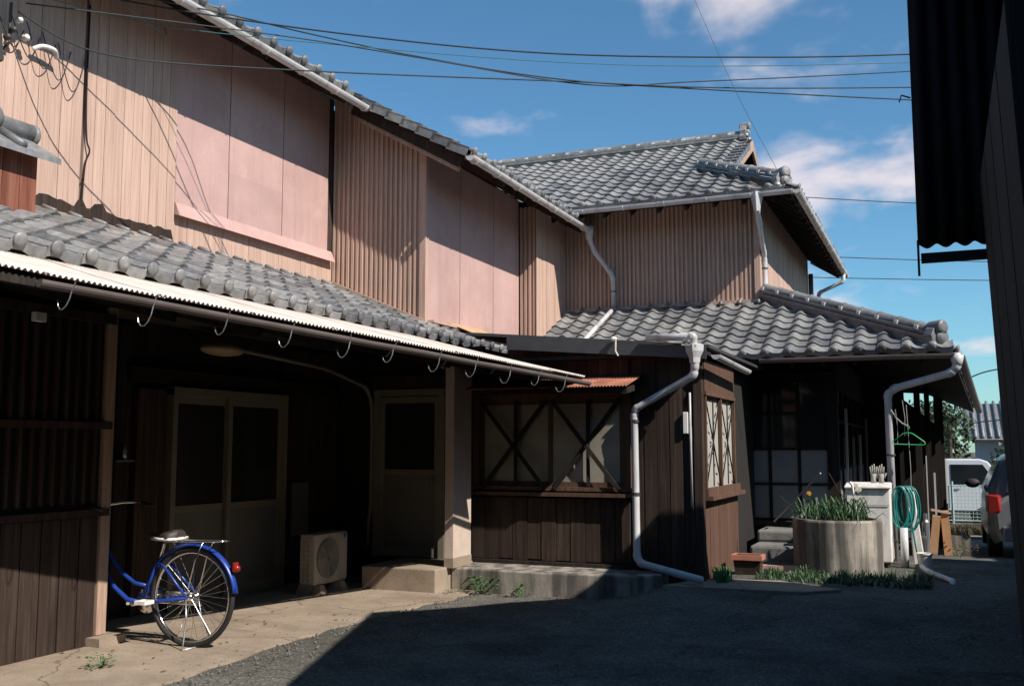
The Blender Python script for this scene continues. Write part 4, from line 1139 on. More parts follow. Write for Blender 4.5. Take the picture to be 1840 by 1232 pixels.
    for s in (-1, 1):
        for k in range(2):
            mb.tube([(.13 + .0 * k + .012 * math.cos(q), s * .04 + .012 * math.sin(q), .69 + .06 * q / 18) for q in range(19)], .003, 4)
    mb.tube([(.24, 0, .735), (.30, .02, .77), (.32, .02, .785)], .005, 5); mb.tube([(.24, 0, .735), (.13, .04, .725)], .005, 5); mb.tube([(.24, 0, .735), (.13, -.04, .725)], .005, 5)
    mb.build('seat_post', M_chrome, t, smooth=True)
    rk = MB(); z = .735
    rk.tube([(.24, -.05, z - .02), (.15, -.06, z), (-.26, -.06, z + .01), (-.30, 0, z + .012), (-.26, .06, z + .01), (.15, .06, z), (.24, .05, z - .02)], .005, 6)
    for y in (-.02, .02): rk.tube([(.15, y, z), (-.29, y, z + .01)], .004, 5)
    for x in (.1, -.05, -.2): rk.tube([(x, -.06, z), (x, .06, z)], .004, 5)
    for s in (-1, 1):
        rk.tube([(-.12, s * .06, z), (-.06, s * .065, .6), (0, s * .068, z0)], .0042, 6)
    rk.build('rear_rack', M_chrome, t, smooth=True)
    cr = MB(); cr.lathe(bb + Vector((0, -.075, 0)), [(.085, 0), (.09, .004), (.085, .008)], 28, (0, 1, 0)); cr.tube([bb + Vector((0, -.08, 0)), bb + Vector((0, .08, 0))], .016, 10)
    cr.tube([bb + Vector((0, .085, 0)), bb + Vector((-.16, .09, .03))], .010, 6); cr.tube([bb + Vector((0, -.085, 0)), bb + Vector((.16, -.09, -.03))], .010, 6)
    cr.build('crank', M_chrome, t, smooth=True)
    for c in (bb + Vector((-.16, .15, .03)), bb + Vector((.16, -.15, -.03))):
        p = MB()
        for q in (-1, 1): p.box(c.x - .012 + q * .035, c.x + .012 + q * .035, c.y - .048, c.y + .048, c.z - .013, c.z + .013)
        p.tube([c + Vector((0, -.05, 0)), c + Vector((0, .05, 0))], .008, 6); p.box(c.x - .045, c.x + .045, c.y - .05, c.y - .036, c.z - .012, c.z + .012); p.box(c.x - .045, c.x + .045, c.y + .036, c.y + .05, c.z - .012, c.z + .012)
        p.build('pedal', M_white, t)
    cc = MB()
    G = [[(x, -.07, .285 + hw * math.sin(a) + (z0 - .285) * (1 - (x / .45))) for a in [2 * math.pi * k / 12 for k in range(13)]] for x, hw in ((.0, .035), (.2, .05), (.36, .095), (.45, .11), (.55, .08))]
    MB().box(.0, .50, -.082, -.062, .275, .375).build('chain_guard', M_chrome, t, bevel=.008)
    st = MB()
    for s in (-1, 1):
        st.tube([(0, s * .07, z0 - .01), (-.02, s * .085, .20), (-.05 + .02 * s, s * .12, .05), (-.055 + .02 * s, s * .14, .004)], .0055, 6)
    st.tube([(-.055 - .02, -.14, .004), (-.055 + .02, .14, .004)], .0055, 6)
    st.build('stand', M_steel, t, smooth=True)
    hb = MB()
    hb.tube([(.86, 0, .84), (.835, 0, .97)], .0125, 8)
    hb.tube([(.60, .27, .965), (.72, .27, .985), (.82, .20, .985), (.835, 0, .97), (.82, -.20, .985), (.72, -.27, .985), (.60, -.27, .965)], .011, 8)
    hb.build('handlebar', M_chrome, t, smooth=True)
    for s in (-1, 1): MB().tube([(.69, s * .27, .982), (.585, s * .27, .962)], .016, 8).build('grip', M_rubber, t, smooth=True)
    bk = MB()
    for z, w, d in ((.72, .15, .11), (.97, .18, .13)):
        bk.tube([(.98 - .0, -w, z), (.98 + 2 * d, -w, z), (.98 + 2 * d, w, z), (.98, w, z), (.98, -w, z)], .004, 5)
    for k in range(8):
        a = -1 + 2 * k / 7
        bk.tube([(.98 + .22, a * .15, .72), (.98 + .26, a * .18, .97)], .0025, 4); bk.tube([(.98, a * .15, .72), (.98, a * .18, .97)], .0025, 4)
    bk.build('front_basket', M_steel, t)
bicycle()

# ------------------------------------------------------------------ air conditioner
ac = thing('air_conditioner', 'ivory outdoor air conditioner unit on two feet beside the sliding door', 'air conditioner', (-5.62, 8.3, .016))
bx_ = (-5.74, -5.57, 8.14, 8.70)
MB().box(*bx_, .105, .585).build('casing', M_ac, ac, bevel=.012)
g = MB()
g.lathe((-5.565, 8.36, .345), [(.19, -.004), (.19, .004), (.178, .004)], 36, (1, 0, 0)); g.build('fan_ring', M_alu_panel, ac, smooth=False)
MB().lathe((-5.574, 8.36, .345), [(.182, 0), (.182, .003), (.05, .008)], 36, (1, 0, 0)).build('fan_opening', M_darkmetal, ac)
g = MB()
for k in range(9):
    rr = .03 + k * .0185
    g.tube([(-5.558, 8.36 + rr * math.cos(a), .345 + rr * math.sin(a)) for a in [2 * math.pi * q / 36 for q in range(37)]], .0022, 4, False)
for k in range(8):
    a = math.pi * k / 4; g.tube([(-5.558, 8.36 + .03 * math.cos(a), .345 + .03 * math.sin(a)), (-5.558, 8.36 + .19 * math.cos(a), .345 + .19 * math.sin(a))], .003, 4)
g.build('fan_grille', M_ac, ac)
for i in range(9): slab('side_fin', ac, M_ac, -5.73, -5.60, 8.128, 8.142, .14 + i * .045, .156 + i * .045)
for i in range(3): slab('side_bar', ac, M_ac, -5.725 + i * .05, -5.717 + i * .05, 8.124, 8.14, .13, .55)
slab('service_cover', ac, M_ac, -5.573, -5.563, 8.57, 8.69, .13, .565)
MB().lathe((-5.562, 8.645, .545), [(.024, 0), (.024, .002)], 16, (1, 0, 0)).build('maker_badge', M_logo, ac)
for y in (8.22, 8.58): MB().hexa([(-5.80, y - .06, .0), (-5.50, y - .06, .0), (-5.50, y + .06, .0), (-5.80, y + .06, .0)], [(-5.78, y - .035, .105), (-5.54, y - .035, .105), (-5.54, y + .035, .105), (-5.78, y + .035, .105)]).build('foot_block', M_conc, ac)

# ------------------------------------------------------------------ plants
def leafy(mb, c, n, h, spread, lw):
    c = Vector(c)
    for i in range(n):
        a = rnd(0, 6.28); tip = c + Vector((math.cos(a) * rnd(.2, 1) * spread, math.sin(a) * rnd(.2, 1) * spread, rnd(.3, 1) * h))
        d = (tip - c).normalized(); s = d.cross(Vector((0, 0, 1)))
        if s.length < .01: s = Vector((1, 0, 0))
        s.normalize(); s *= lw * rnd(.6, 1.2); m = tip
        e = tip + Vector((d.x, d.y, rnd(-.3, .25))) * lw * 2.2
        mb.add([m, m + (e - m) * .5 + s, e, m + (e - m) * .5 - s], [(0, 1, 2, 3)])
def weed(label, x, y, z, h, spread, n, lw=.014, mat=None):
    t = thing('weed', label, 'weed', (x, y, z), group='weeds by the walls')
    m = MB()
    for i in range(max(3, n // 10)): 
        a = rnd(0, 6.28); m.tube([(x, y, z - .01), (x + math.cos(a) * spread * .5, y + math.sin(a) * spread * .5, z + h * .7)], .0025, 4)
    m.build('stem', M_weed, t)
    m = MB(); leafy(m, (x, y, z), n, h, spread, lw); tag(m.build('leaf_mass', mat or M_weed, t), kind='stuff')
weed('small bright weed on the sunlit concrete near the plank wall corner', -5.02, 4.98, .016, .09, .10, 70)
weed('leafy weed at the foot of the ledge, left of the other one', -4.20, 8.98, .0, .16, .16, 120, .02)
weed('smaller weed growing at the foot of the ledge where the shadow begins', -3.78, 8.93, .0, .12, .10, 70, .018)
weed('tiny weed at the corner of the concrete step', -4.45, 8.80, .01, .06, .07, 30, .012)
def grass_tuft(mb, x, y, z, n, h, spread, w=.006, droop=.5):
    for i in range(n):
        a, q = rnd(0, 6.28), rnd(.2, 1); b = Vector((x + rnd(-1, 1) * spread * .35, y + rnd(-1, 1) * spread * .35, z))
        hh = h * rnd(.5, 1.1); d = Vector((math.cos(a), math.sin(a), 0)) * q * spread
        s = Vector((-math.sin(a), math.cos(a), 0)) * w
        p1 = b + d * .35 + Vector((0, 0, hh * .65)); p2 = b + d * .8 + Vector((0, 0, hh)); p3 = b + d * 1.15 + Vector((0, 0, hh * (1 - droop * .4)))
        mb.add([b - s, b + s, p1 + s, p1 - s, p2 + s * .7, p2 - s * .7, p3], [(0, 1, 2, 3), (3, 2, 4, 5), (5, 4, 6)])
m = MB()
for i in range(16): grass_tuft(m, -2.05 + rnd(-.06, .12), 9.72 + rnd(-.22, .3), gz(-2, 9.75), 14, .13, .09, .004)
t = thing('grass_tuft', 'fresh green grass tuft at the foot of the lean-to corner', 'grass', (-2.03, 9.75, .1)); tag(m.build('blades', M_weed, t), kind='stuff')
m = MB()
for i in range(300):
    x, y = rnd(-1.75, -.15), rnd(9.95, 10.75)
    if (x + 1.05) ** 2 + (y - 11.2) ** 2 < .5 ** 2: continue
    grass_tuft(m, x, y, gz(x, y), 7, rnd(.03, .09), .06, .004)
tag(m.build('ground_cover', M_blade), 'low dark ground cover in front of the concrete ring planter', 'ground cover', kind='stuff')

pb = MB()
for i in range(520):
    y = rnd(4.6, 9.0); x = -4.40 + random.gauss(0, .16); q = rnd(.004, .013)
    if i > 380: x, y = rnd(-6.1, -4.5), rnd(4.6, 8.6)
    pb.ball((x, y, .012 + q * .3), q, q * rnd(.7, 1.2), q * .6, 5, 3)
tag(pb.build('loose_gravel', M_stone), 'loose grit scattered along the joint of concrete and asphalt', 'gravel', kind='stuff')
lf = MB()
for i in range(70):
    x, y = (rnd(-4.5, -2.6), 9.02 + rnd(-.12, .02)) if i < 40 else (rnd(-6.2, -4.4), rnd(5.0, 8.7))
    a, l = rnd(0, 6.28), rnd(.015, .03); d = Vector((math.cos(a), math.sin(a), 0)) * l; s = Vector((-d.y, d.x, 0)) * .45; c = Vector((x, y, .022))
    lf.add([c - d, c + s + Vector((0, 0, .006)), c + d, c - s + Vector((0, 0, .004))], [(0, 1, 2, 3)])
tag(lf.build('fallen_leaves', plain('dead_leaf', (.17, .09, .04), .8, var=.35, scale=30)), 'dry fallen leaves scattered on the concrete and along the ledge', 'leaves', kind='stuff')
# ------------------------------------------------------------------ well-ring planter and narcissi
gp = gz(-1.1, 11.2)
pl = thing('concrete_planter', 'stained round concrete well ring used as a planter', 'planter', (-1.08, 11.2, gp))
MB().lathe((-1.08, 11.2, gp - .02), [(.45, 0), (.455, .02), (.455, .54), (.445, .56), (.385, .56), (.38, .50), (.01, .50)], 40).build('ring', M_conc_stain, pl, smooth=False, bevel=.0)
MB().lathe((-1.08, 11.2, gp + .44), [(.385, 0), (.375, .03), (.01, .045)], 24).build('soil', plain('potting_soil', (.05, .038, .028), .95, bmp=.6), pl)
for i in range(9):
    a = i * 2 * math.pi / 9 + .3; q = .27 if i % 3 else .12
    x, y = -1.08 + q * math.cos(a) * 1.1, 11.2 + q * math.sin(a)
    t = thing('narcissus_clump', ['narcissus clump with arching strap leaves in the ring planter', 'narcissus clump with a yellow bloom in the ring planter', 'narcissus clump with small white blooms in the ring planter'][1 if i == 4 else 2 if i == 7 else 0], 'plant', (x, y, gp + .47), group='narcissi in the ring planter')
    m = MB(); grass_tuft(m, x, y, gp + .46, 26, .29, .30, .007, 1.3); tag(m.build('leaf_blades', M_blade, t), kind='stuff')
    if i in (4, 7):
        for q2 in range(1 if i == 4 else 4):
            fx, fy, fz = x + rnd(-.05, .05) + (.0 if i == 4 else .08), y - .05, gp + .47 + (.33 if i == 4 else rnd(.30, .42))
            MB().tube([(x, y, gp + .46), (fx, fy, fz)], .004, 5).build('flower_stem', M_blade, t)
            f = MB()
            for k in range(6):
                b = k * math.pi / 3; c = Vector((fx, fy - .01, fz)); d1 = Vector((math.cos(b), -.15, math.sin(b))) * .028; s1 = Vector((-math.sin(b), 0, math.cos(b))) * .011
                f.add([c, c + d1 * .6 + s1, c + d1, c + d1 * .6 - s1], [(0, 1, 2, 3)])
            f.lathe((fx, fy - .012, fz), [(.006, 0), (.013, .016)], 8, (0, -1, 0)); f.build('bloom', M_yellow if i == 4 else M_petal, t)
MB_ = MB().tube([(-.98, 11.1, gp + .5), (-1.02, 11.08, gp + .8), (-1.13, 11.05, gp + 1.02)], .006, 5)
tag(MB_.build('garden_cane', M_dark), 'thin dark cane leaning in the ring planter', 'cane')
tag(MB().tube([(-.86, 11.05, gp + .5), (-.88, 11.03, gp + .75), (-.90, 11.03, gp + .90), (-.92, 11.02, gp + .93)], .013, 7).build('white_stake', M_white, None, smooth=True), 'short white plastic stake standing in the ring planter', 'stake')

# ------------------------------------------------------------------ things by the porch
t = thing('plant_box', 'empty reddish terracotta planter box beside the lean-to', 'planter', (-1.88, 10.45, .12))
x0, x1, y0, y1, zb = -2.03, -1.75, 10.38, 10.58, gz(-1.9, 10.4)
MB().hexa([(x0 + .02, y0 + .02, zb), (x1 - .02, y0 + .02, zb), (x1 - .02, y1 - .02, zb), (x0 + .02, y1 - .02, zb)], [(x0, y0, zb + .19), (x1, y0, zb + .19), (x1, y1, zb + .19), (x0, y1, zb + .19)]).build('box', M_dark, t)
for a in ((x0 - .015, x1 + .015, y0 - .015, y0 + .012), (x0 - .015, x1 + .015, y1 - .012, y1 + .015), (x0 - .015, x0 + .012, y0 + .012, y1 - .012), (x1 - .012, x1 + .015, y0 + .012, y1 - .012)):
    slab('rim', t, M_terra, *a, zb + .15, zb + .20)
for i, (z0, z1, y0, lab) in enumerate(((gz(-1.7, 12) - .02, .30, 11.75, 'lower rough stone doorstep in front of the dark glass doors'), (.30, .44, 12.25, 'upper rough stone doorstep in front of the dark glass doors'))):
    o = MB().box(-2.1, -1.35, y0, y0 + .62, z0, z1).build('stone_step', M_stone, None, bevel=.03); tag(o, lab, 'step')
tag(slab('plank_offcut', None, M_wood, -1.85, -1.45, 10.9, 11.0, gz(-1.6, 11), gz(-1.6, 11) + .05), 'pale sawn plank lying by the round planter', 'plank')
tag(MB().tube([(-1.95, 12.6, .52), (-1.5, 12.2, .95), (-1.33, 12.1, 1.12)], .012, 6).build('leaning_stick', M_curtain), 'pale stick leaning across the dark glass doors', 'stick')
w = thing('washing_machine', 'old white washing machine behind the round planter', 'washing machine', (-.78, 11.85, gp))
zg = gz(-.75, 11.8)
MB().hexa([(-1.02, 11.62, zg + .05), (-.56, 11.62, zg + .05), (-.56, 12.08, zg + .05), (-1.02, 12.08, zg + .05)], [(-1.02, 11.63, zg + .84), (-.56, 11.63, zg + .84), (-.56, 12.08, zg + .90), (-1.02, 12.08, zg + .90)]).build('cabinet', M_white, w, bevel=.015)
MB().hexa([(-1.03, 11.60, zg + .842), (-.55, 11.60, zg + .842), (-.55, 11.90, zg + .875), (-1.03, 11.90, zg + .875)], [(-1.03, 11.60, zg + .862), (-.55, 11.60, zg + .862), (-.55, 11.90, zg + .895), (-1.03, 11.90, zg + .895)]).build('lid', M_white, w, bevel=.005)
slab('front_seam', w, M_alu_panel, -1.01, -.57, 11.617, 11.622, zg + .66, zg + .665)
slab('front_seam', w, M_alu_panel, -.82, -.815, 11.617, 11.622, zg + .08, zg + .655)
for x in (-.97, -.61): MB().lathe((x, 11.66, zg), [(.03, 0), (.025, .055)], 8).build('foot', M_rubber, w)
gl = thing('work_gloves', 'pair of pale work gloves standing on the washing machine', 'gloves', (-.70, 11.95, zg + .9))
for k, x in enumerate((-.74, -.66)):
    m = MB(); b = Vector((x, 11.9, zg + .885))
    m.tube([b, b + Vector((0, 0, .06)), b + Vector((.0, 0, .11))], [.03, .028, .034], 8)
    for j in range(4): m.tube([b + Vector((-.024 + j * .016, 0, .10)), b + Vector((-.034 + j * .022, 0, .19 + .015 * (j % 3)))], [.010, .007], 6)
    m.tube([b + Vector((.03, 0, .06)), b + Vector((.055, 0, .12))], [.011, .008], 6)
    m.build('glove', M_curtain, gl, smooth=True)
# hose coil hanging on a peg of the downpipe
hs = thing('garden_hose', 'coiled teal garden hose hanging beside the downpipe', 'hose', (-.42, 11.9, .9))
for k in range(9):
    x = -.50 + .014 * k; L_ = rnd(.40, .50); wd = rnd(.07, .11)
    pts = [(x + wd * math.sin(a) * .9 + .02, 11.88 + .012 * k + .02 * math.cos(a), zg + .66 + (L_ / 2) * math.cos(a) - L_ / 2 + .20) for a in [2 * math.pi * q / 20 for q in range(21)]]
    MB().tube(pts, .0095, 6, False).build('hose_loop', M_teal, hs, smooth=True)
MB().tube([(-.40, 11.90, zg + .72), (-.37, 11.9, zg + .5), (-.33, 11.88, zg + .2), (-.30, 11.86, zg + .03)], .0105, 6).build('hose_tail', M_teal, hs, smooth=True)
bd = MB().hexa([(-.36, 11.98, zg), (-.24, 11.98, zg), (-.24, 12.02, zg), (-.36, 12.02, zg)], [(-.40, 12.02, zg + .80), (-.33, 12.02, zg + .80), (-.33, 12.06, zg + .80), (-.40, 12.06, zg + .80)])
tag(bd.build('white_board', M_white, None, bevel=.012), 'tall narrow white board standing behind the hose', 'board')
tag(MB().tube([(-.44, 11.75, zg), (-.44, 11.75, zg + .42)], .04, 12).build('drain_pipe_stub', M_pvc, None, smooth=True), 'short upright grey pipe with a black band below the hose', 'pipe')
bk = thing('bucket', 'white plastic bucket on the ground beside the hose', 'bucket', (-.24, 11.7, zg))
MB().lathe((-.24, 11.7, zg), [(.055, 0), (.075, .15), (.085, .15), (.085, .165), (.07, .165), (.05, .02)], 18).build('pail', M_white, bk, smooth=False)
ep = pipe('ground_pipe', None, [(-.26, 11.3, zg + .06), (-.20, 11.0, zg + .05), (.02, 10.55, zg + .02), (.03, 10.50, zg - .03)], .026, M_white)
tag(ep, 'white plastic pipe with an elbow lying on the ground', 'pipe')
# hanger on its cord
tag(MB().tube([(-.55, 12.3, 1.85), (-.50, 12.25, 1.76), (-.43, 12.2, 1.69), (-.37, 12.2, 1.66)], .008, 6).build('rope', M_curtain), 'pale cord tied to the downpipe, hanger hooked on it', 'cord')
hg = thing('coat_hanger', 'green plastic coat hanger hanging by the downpipe', 'hanger', (-.37, 12.2, 1.5))
c = Vector((-.37, 12.2, 1.62))
MB().tube([c + Vector((-.17, 0, -.135)), c + Vector((-.175, 0, -.15)), c + Vector((-.16, 0, -.165)), c + Vector((.16, 0, -.175)), c + Vector((.175, 0, -.16)), c + Vector((.165, 0, -.14)), c + Vector((.05, 0, -.05)), c + Vector((.0, 0, -.035)), c + Vector((-.05, 0, -.045)), c + Vector((-.17, 0, -.135))], .0065, 6).build('frame', M_green, hg, smooth=True)
MB().tube([c + Vector((0, 0, -.035)), c + Vector((0, 0, .0)), c + Vector((.018, 0, .02)), c + Vector((.005, 0, .045)), c + Vector((-.015, 0, .035))], .004, 6).build('hook', M_green, hg, smooth=True)
for i, (x, z0, z1) in enumerate(((-.37, .5, 1.9), (-.49, 1.45, 1.85), (-.41, 1.55, 1.95))):
    tag(MB().tube([(x, 12.22 + .01 * i, z0), (x + .01, 12.22, (z0 + z1) / 2), (x - .01, 12.22, z1)], .004, 5).build('hanging_string', M_curtain), ['long string hanging behind the green hanger', 'short string hanging beside the downpipe', 'short string above the green hanger'][i], 'string')

# lean-to store and posts under the side eave
st = thing('side_store', 'dark plank store with slim posts under the side eave', 'shed', (-.5, 18, 0))
MB().prism([(-.12, -.3), (-.12, 1.8), (-.60, 2.22), (-.62, 3.5), (-1.9, 3.5), (-1.9, -.3)], 'y', 18.22, 18.32).build('back_wall', M_dark2, st)
for x, y, w_ in ((-.34, 15.6, .085), (-.22, 16.4, .075), (-.09, 17.2, .085), (-.03, 17.8, .06), (-.55, 15.0, .05)):
    slab('post', st, M_dark2, x - w_ / 2, x + w_ / 2, y - w_ / 2, y + w_ / 2, -.25, 2.35)
MB().bar((-.6, 15.6, 2.26), (.0, 17.2, 2.30), .06, .09).build('beam', M_dark2, st)
slab('white_pole', st, M_white, .0, .02, 16.9, 16.92, -.2, 1.25)
slab('white_pole', st, M_pvc, -.16, -.135, 15.9, 15.925, -.1, 1.05)
slab('white_pole', st, M_pvc, -.25, -.235, 15.4, 15.415, -.1, 1.3)
for i, (x, y, z0, z1, tl) in enumerate(((-.16, 14.4, .02, .52, .12), (-.02, 14.5, 0, .58, -.05))):
    o = slab('tan_board', None, M_cardboard, x - .05, x + .05, y, y + .18, z0, z1, (0, tl, 0)); tag(o, ['tilted tan board leaning beside the store', 'upright tan board at the edge of the store'][i], 'board')
tag(MB().bar((-.20, 14.45, .60), (.04, 14.5, .555), .03, .03).build('top_lath', M_wood), 'pale lath lying across the two tan boards', 'lath')
o = slab('concrete_block', None, M_conc_stain, .03, .28, 15.3, 15.5, -.12, .20); tag(o, 'grey concrete block at the corner behind the tan boards', 'block')
o = slab('low_kerb', None, M_conc, -.30, .12, 13.6, 13.75, -.05, .05); tag(o, 'pale concrete kerb stone on the ground before the tan boards', 'kerb')
cl = thing('clutter_pots', 'dark pots and bottles standing by the store', 'pots', (-.42, 13.6, 0))
for i, (x, y, r_, h, mt) in enumerate(((-.42, 13.5, .08, .22, M_rubber), (-.30, 13.7, .06, .30, M_darkmetal), (-.38, 13.9, .05, .5, M_dark2), (-.26, 14.0, .045, .55, M_steel), (-.45, 14.1, .05, .6, M_white))):
    MB().lathe((x, y, gz(x, y)), [(r_ * .8, 0), (r_, h * .7), (r_ * .95, h * .8), (r_ * .5, h * .86), (r_ * .5, h)], 12).build('pot', mt, cl, smooth=False)
weed('dry reddish weeds by the concrete block', .12, 14.6, gz(.1, 14.6), .22, .22, 120, .02, plain('dry_weed', (.16, .10, .05), .8, var=.3))

# ------------------------------------------------------------------ cars
def wheel(parent, c, r_, w_):
    c = Vector(c)
    MB().lathe(c - Vector((w_ / 2, 0, 0)), [(r_ * .6, 0), (r_ * .95, 0), (r_, .03), (r_, w_ - .03), (r_ * .95, w_), (r_ * .6, w_)], 24, (1, 0, 0)).build('tyre', M_rubber, parent, smooth=False)
    MB().lathe(c - Vector((w_ / 2 - .02, 0, 0)), [(.05, -.005), (r_ * .6, .0), (r_ * .62, w_ - .04), (.05, w_ - .03)], 16, (1, 0, 0)).build('rim', M_steel, parent)
def car():
    y0, xl = 15.2, .50; zg = gz(.9, 16.5) - .02
    t = thing('parked_car', 'silver hatchback with red tail lamp half hidden behind the dark outbuilding', 'car', (xl + .82, y0 + 2, zg))
    # sections along the length: (y, half width low, half width high, z sill, z belt, z roof, half width roof)
    secs = [(0.0, .70, .72, .32, .80, .86, .62), (.10, .80, .80, .26, .88, 1.02, .60), (.32, .83, .82, .24, .92, 1.40, .58), (.8, .84, .83, .22, .92, 1.47, .60), (1.7, .84, .83, .22, .91, 1.46, .60), (2.35, .84, .83, .22, .90, 1.30, .58), (2.9, .84, .82, .22, .88, .92, .66), (3.6, .80, .78, .24, .78, .80, .60), (3.8, .68, .66, .30, .66, .68, .5)]
    xm = xl + .84
    G = []
    for (y, a, b, s, bl, rf, rw) in secs:
        pts = [(-a * .92, s), (-a, s + .14), (-b, bl - .08), (-b * .97, bl), (-rw - .02, rf - .06), (-rw + .06, rf), (0, rf + .015), (rw - .06, rf), (rw + .02, rf - .06), (b * .97, bl), (b, bl - .08), (a, s + .14), (a * .92, s)]
        G.append([(xm + p, y0 + y, zg + q) for p, q in pts])
    m = MB().grid(G); m.add(G[0], [tuple(range(13))]); m.add(G[-1], [tuple(range(13))[::-1]])
    m.build('body', M_carsilver, t, smooth=True)
    MB().hexa([(xm - .60, y0 + .03, zg + .95), (xm + .60, y0 + .03, zg + .95), (xm + .60, y0 + .13, zg + .95), (xm - .60, y0 + .13, zg + .95)], [(xm - .52, y0 + .23, zg + 1.36), (xm + .52, y0 + .23, zg + 1.36), (xm + .52, y0 + .33, zg + 1.36), (xm - .52, y0 + .33, zg + 1.36)]).build('rear_window', M_carglass, t)
    for s in (-1, 1):
        MB().hexa([(xm + s * .79, y0 + .45, zg + .94), (xm + s * .835, y0 + .45, zg + .94), (xm + s * .835, y0 + 2.6, zg + .92), (xm + s * .79, y0 + 2.6, zg + .92)][::s], [(xm + s * .60, y0 + .60, zg + 1.38), (xm + s * .645, y0 + .60, zg + 1.38), (xm + s * .645, y0 + 2.1, zg + 1.36), (xm + s * .60, y0 + 2.1, zg + 1.36)][::s]).build('side_window', M_carglass, t)
        MB().hexa([(xm + s * .68, y0 - .05, zg + .70), (xm + s * .82, y0 - .02, zg + .66), (xm + s * .85, y0 + .20, zg + .70), (xm + s * .62, y0 + .14, zg + .70)][::s], [(xm + s * .70, y0 - .03, zg + .90), (xm + s * .82, y0 + .0, zg + .92), (xm + s * .85, y0 + .22, zg + .92), (xm + s * .62, y0 + .14, zg + .92)][::s]).build('tail_lamp', M_redlens, t, bevel=.01)
        MB().ball((xm + s * .95, y0 + 2.45, zg + 1.0), .11, .06, .075, 12, 8).build('mirror', M_rubber, t, smooth=True)
        for yy in (.65, 3.05): wheel(t, (xm + s * .74, y0 + yy, zg + .30), .30, .18)
    MB().box(xm - .66, xm + .66, y0 - .03, y0 + .02, zg + .30, zg + .50).build('rear_bumper', M_carsilver, t, bevel=.02)
    MB().hexa([(xm - .52, y0 + .24, zg + 1.38), (xm + .52, y0 + .24, zg + 1.38), (xm + .52, y0 + .45, zg + 1.44), (xm - .52, y0 + .45, zg + 1.44)], [(xm - .50, y0 + .22, zg + 1.42), (xm + .50, y0 + .22, zg + 1.42), (xm + .50, y0 + .45, zg + 1.475), (xm - .50, y0 + .45, zg + 1.475)]).build('roof_spoiler', M_carwhite, t)
car()
def truck():
    y0, zg, x0 = 29.0, gz(0, 29.5), -1.6
    t = thing('small_truck', 'small white flatbed truck parked behind the green mesh fence', 'truck', (x0 + 1.6, y0 + .7, zg))
    # cab faces +X
    prof = [(1.55, .42), (3.18, .42), (3.22, .95), (3.05, 1.15), (2.62, 1.72), (2.45, 1.78), (1.62, 1.78), (1.55, 1.72)]
    MB().prism([(x0 + a, zg + b) for a, b in prof], 'y', y0, y0 + 1.4).build('cab', M_carwhite, t, bevel=.03)
    MB().prism([(x0 + a, zg + b) for a, b in ((1.72, 1.12), (2.85, 1.12), (2.50, 1.64), (1.72, 1.64))], 'y', y0 - .012, y0 + .01).build('side_window', M_carglass, t)
    MB().hexa([(x0 + 3.055, y0 + .1, zg + 1.18), (x0 + 3.075, y0 + .1, zg + 1.18), (x0 + 3.075, y0 + 1.3, zg + 1.18), (x0 + 3.055, y0 + 1.3, zg + 1.18)], [(x0 + 2.66, y0 + .14, zg + 1.70), (x0 + 2.68, y0 + .14, zg + 1.70), (x0 + 2.68, y0 + 1.26, zg + 1.70), (x0 + 2.66, y0 + 1.26, zg + 1.70)]).build('windscreen', M_carglass, t)
    slab('door_seam', t, M_alu_panel, x0 + 1.66, x0 + 1.675, y0 - .006, y0 + .01, zg + .5, zg + 1.1)
    slab('door_handle', t, M_rubber, x0 + 1.78, x0 + 1.92, y0 - .02, y0, zg + .98, zg + 1.01)
    MB().box(x0 - .35, x0 + 1.52, y0, y0 + 1.4, zg + .62, zg + .68).build('bed_floor', M_carwhite, t)
    for a in ((x0 - .35, x0 + 1.52, y0 - .02, y0 + .02), (x0 - .35, x0 + 1.52, y0 + 1.38, y0 + 1.42), (x0 - .37, x0 - .33, y0, y0 + 1.4)): slab('bed_side', t, M_carwhite, *a, zg + .60, zg + .94)
    fr_ = MB(); fr_.bar((x0 + 1.50, y0 + .05, zg + .94), (x0 + 1.50, y0 + .05, zg + 1.75), .04, .04); fr_.bar((x0 + 1.50, y0 + 1.35, zg + .94), (x0 + 1.50, y0 + 1.35, zg + 1.75), .04, .04); fr_.bar((x0 + 1.5, y0 + .05, zg + 1.75), (x0 + 1.5, y0 + 1.35, zg + 1.75), .04, .04)
    fr_.build('head_frame', M_carwhite, t)
    MB().box(x0 - .3, x0 + 3.0, y0 + .2, y0 + 1.2, zg + .38, zg + .60).build('chassis', M_rubber, t)
    for xx in (.25, 2.45):
        for yy in (.06, 1.34):
            c = Vector((x0 + xx, y0 + yy, zg + .27))
            MB().lathe(c - Vector((0, .07, 0)), [(.05, 0), (.17, 0), (.25, .01), (.27, .03), (.27, .11), (.25, .13), (.17, .14), (.05, .14)], 20, (0, 1, 0)).build('wheel', M_rubber, t)
    slab('headlamp', t, M_white, x0 + 3.20, x0 + 3.235, y0 + .1, y0 + .35, zg + .75, zg + .90)
truck()
fc = thing('mesh_fence', 'pale green wire mesh fence on a low kerb in front of the truck', 'fence', (.3, 24, 0))
fy = 24.0; fz = gz(0, fy)
MB().box(-2.0, 3.0, fy - .08, fy + .08, fz - .1, fz + .22).build('kerb', M_conc_stain, fc)
for x in (-1.9, -.9, .12, 1.15, 2.2): MB().tube([(x, fy, fz + .2), (x, fy, fz + 1.12)], .022, 8).build('post', M_fence, fc)
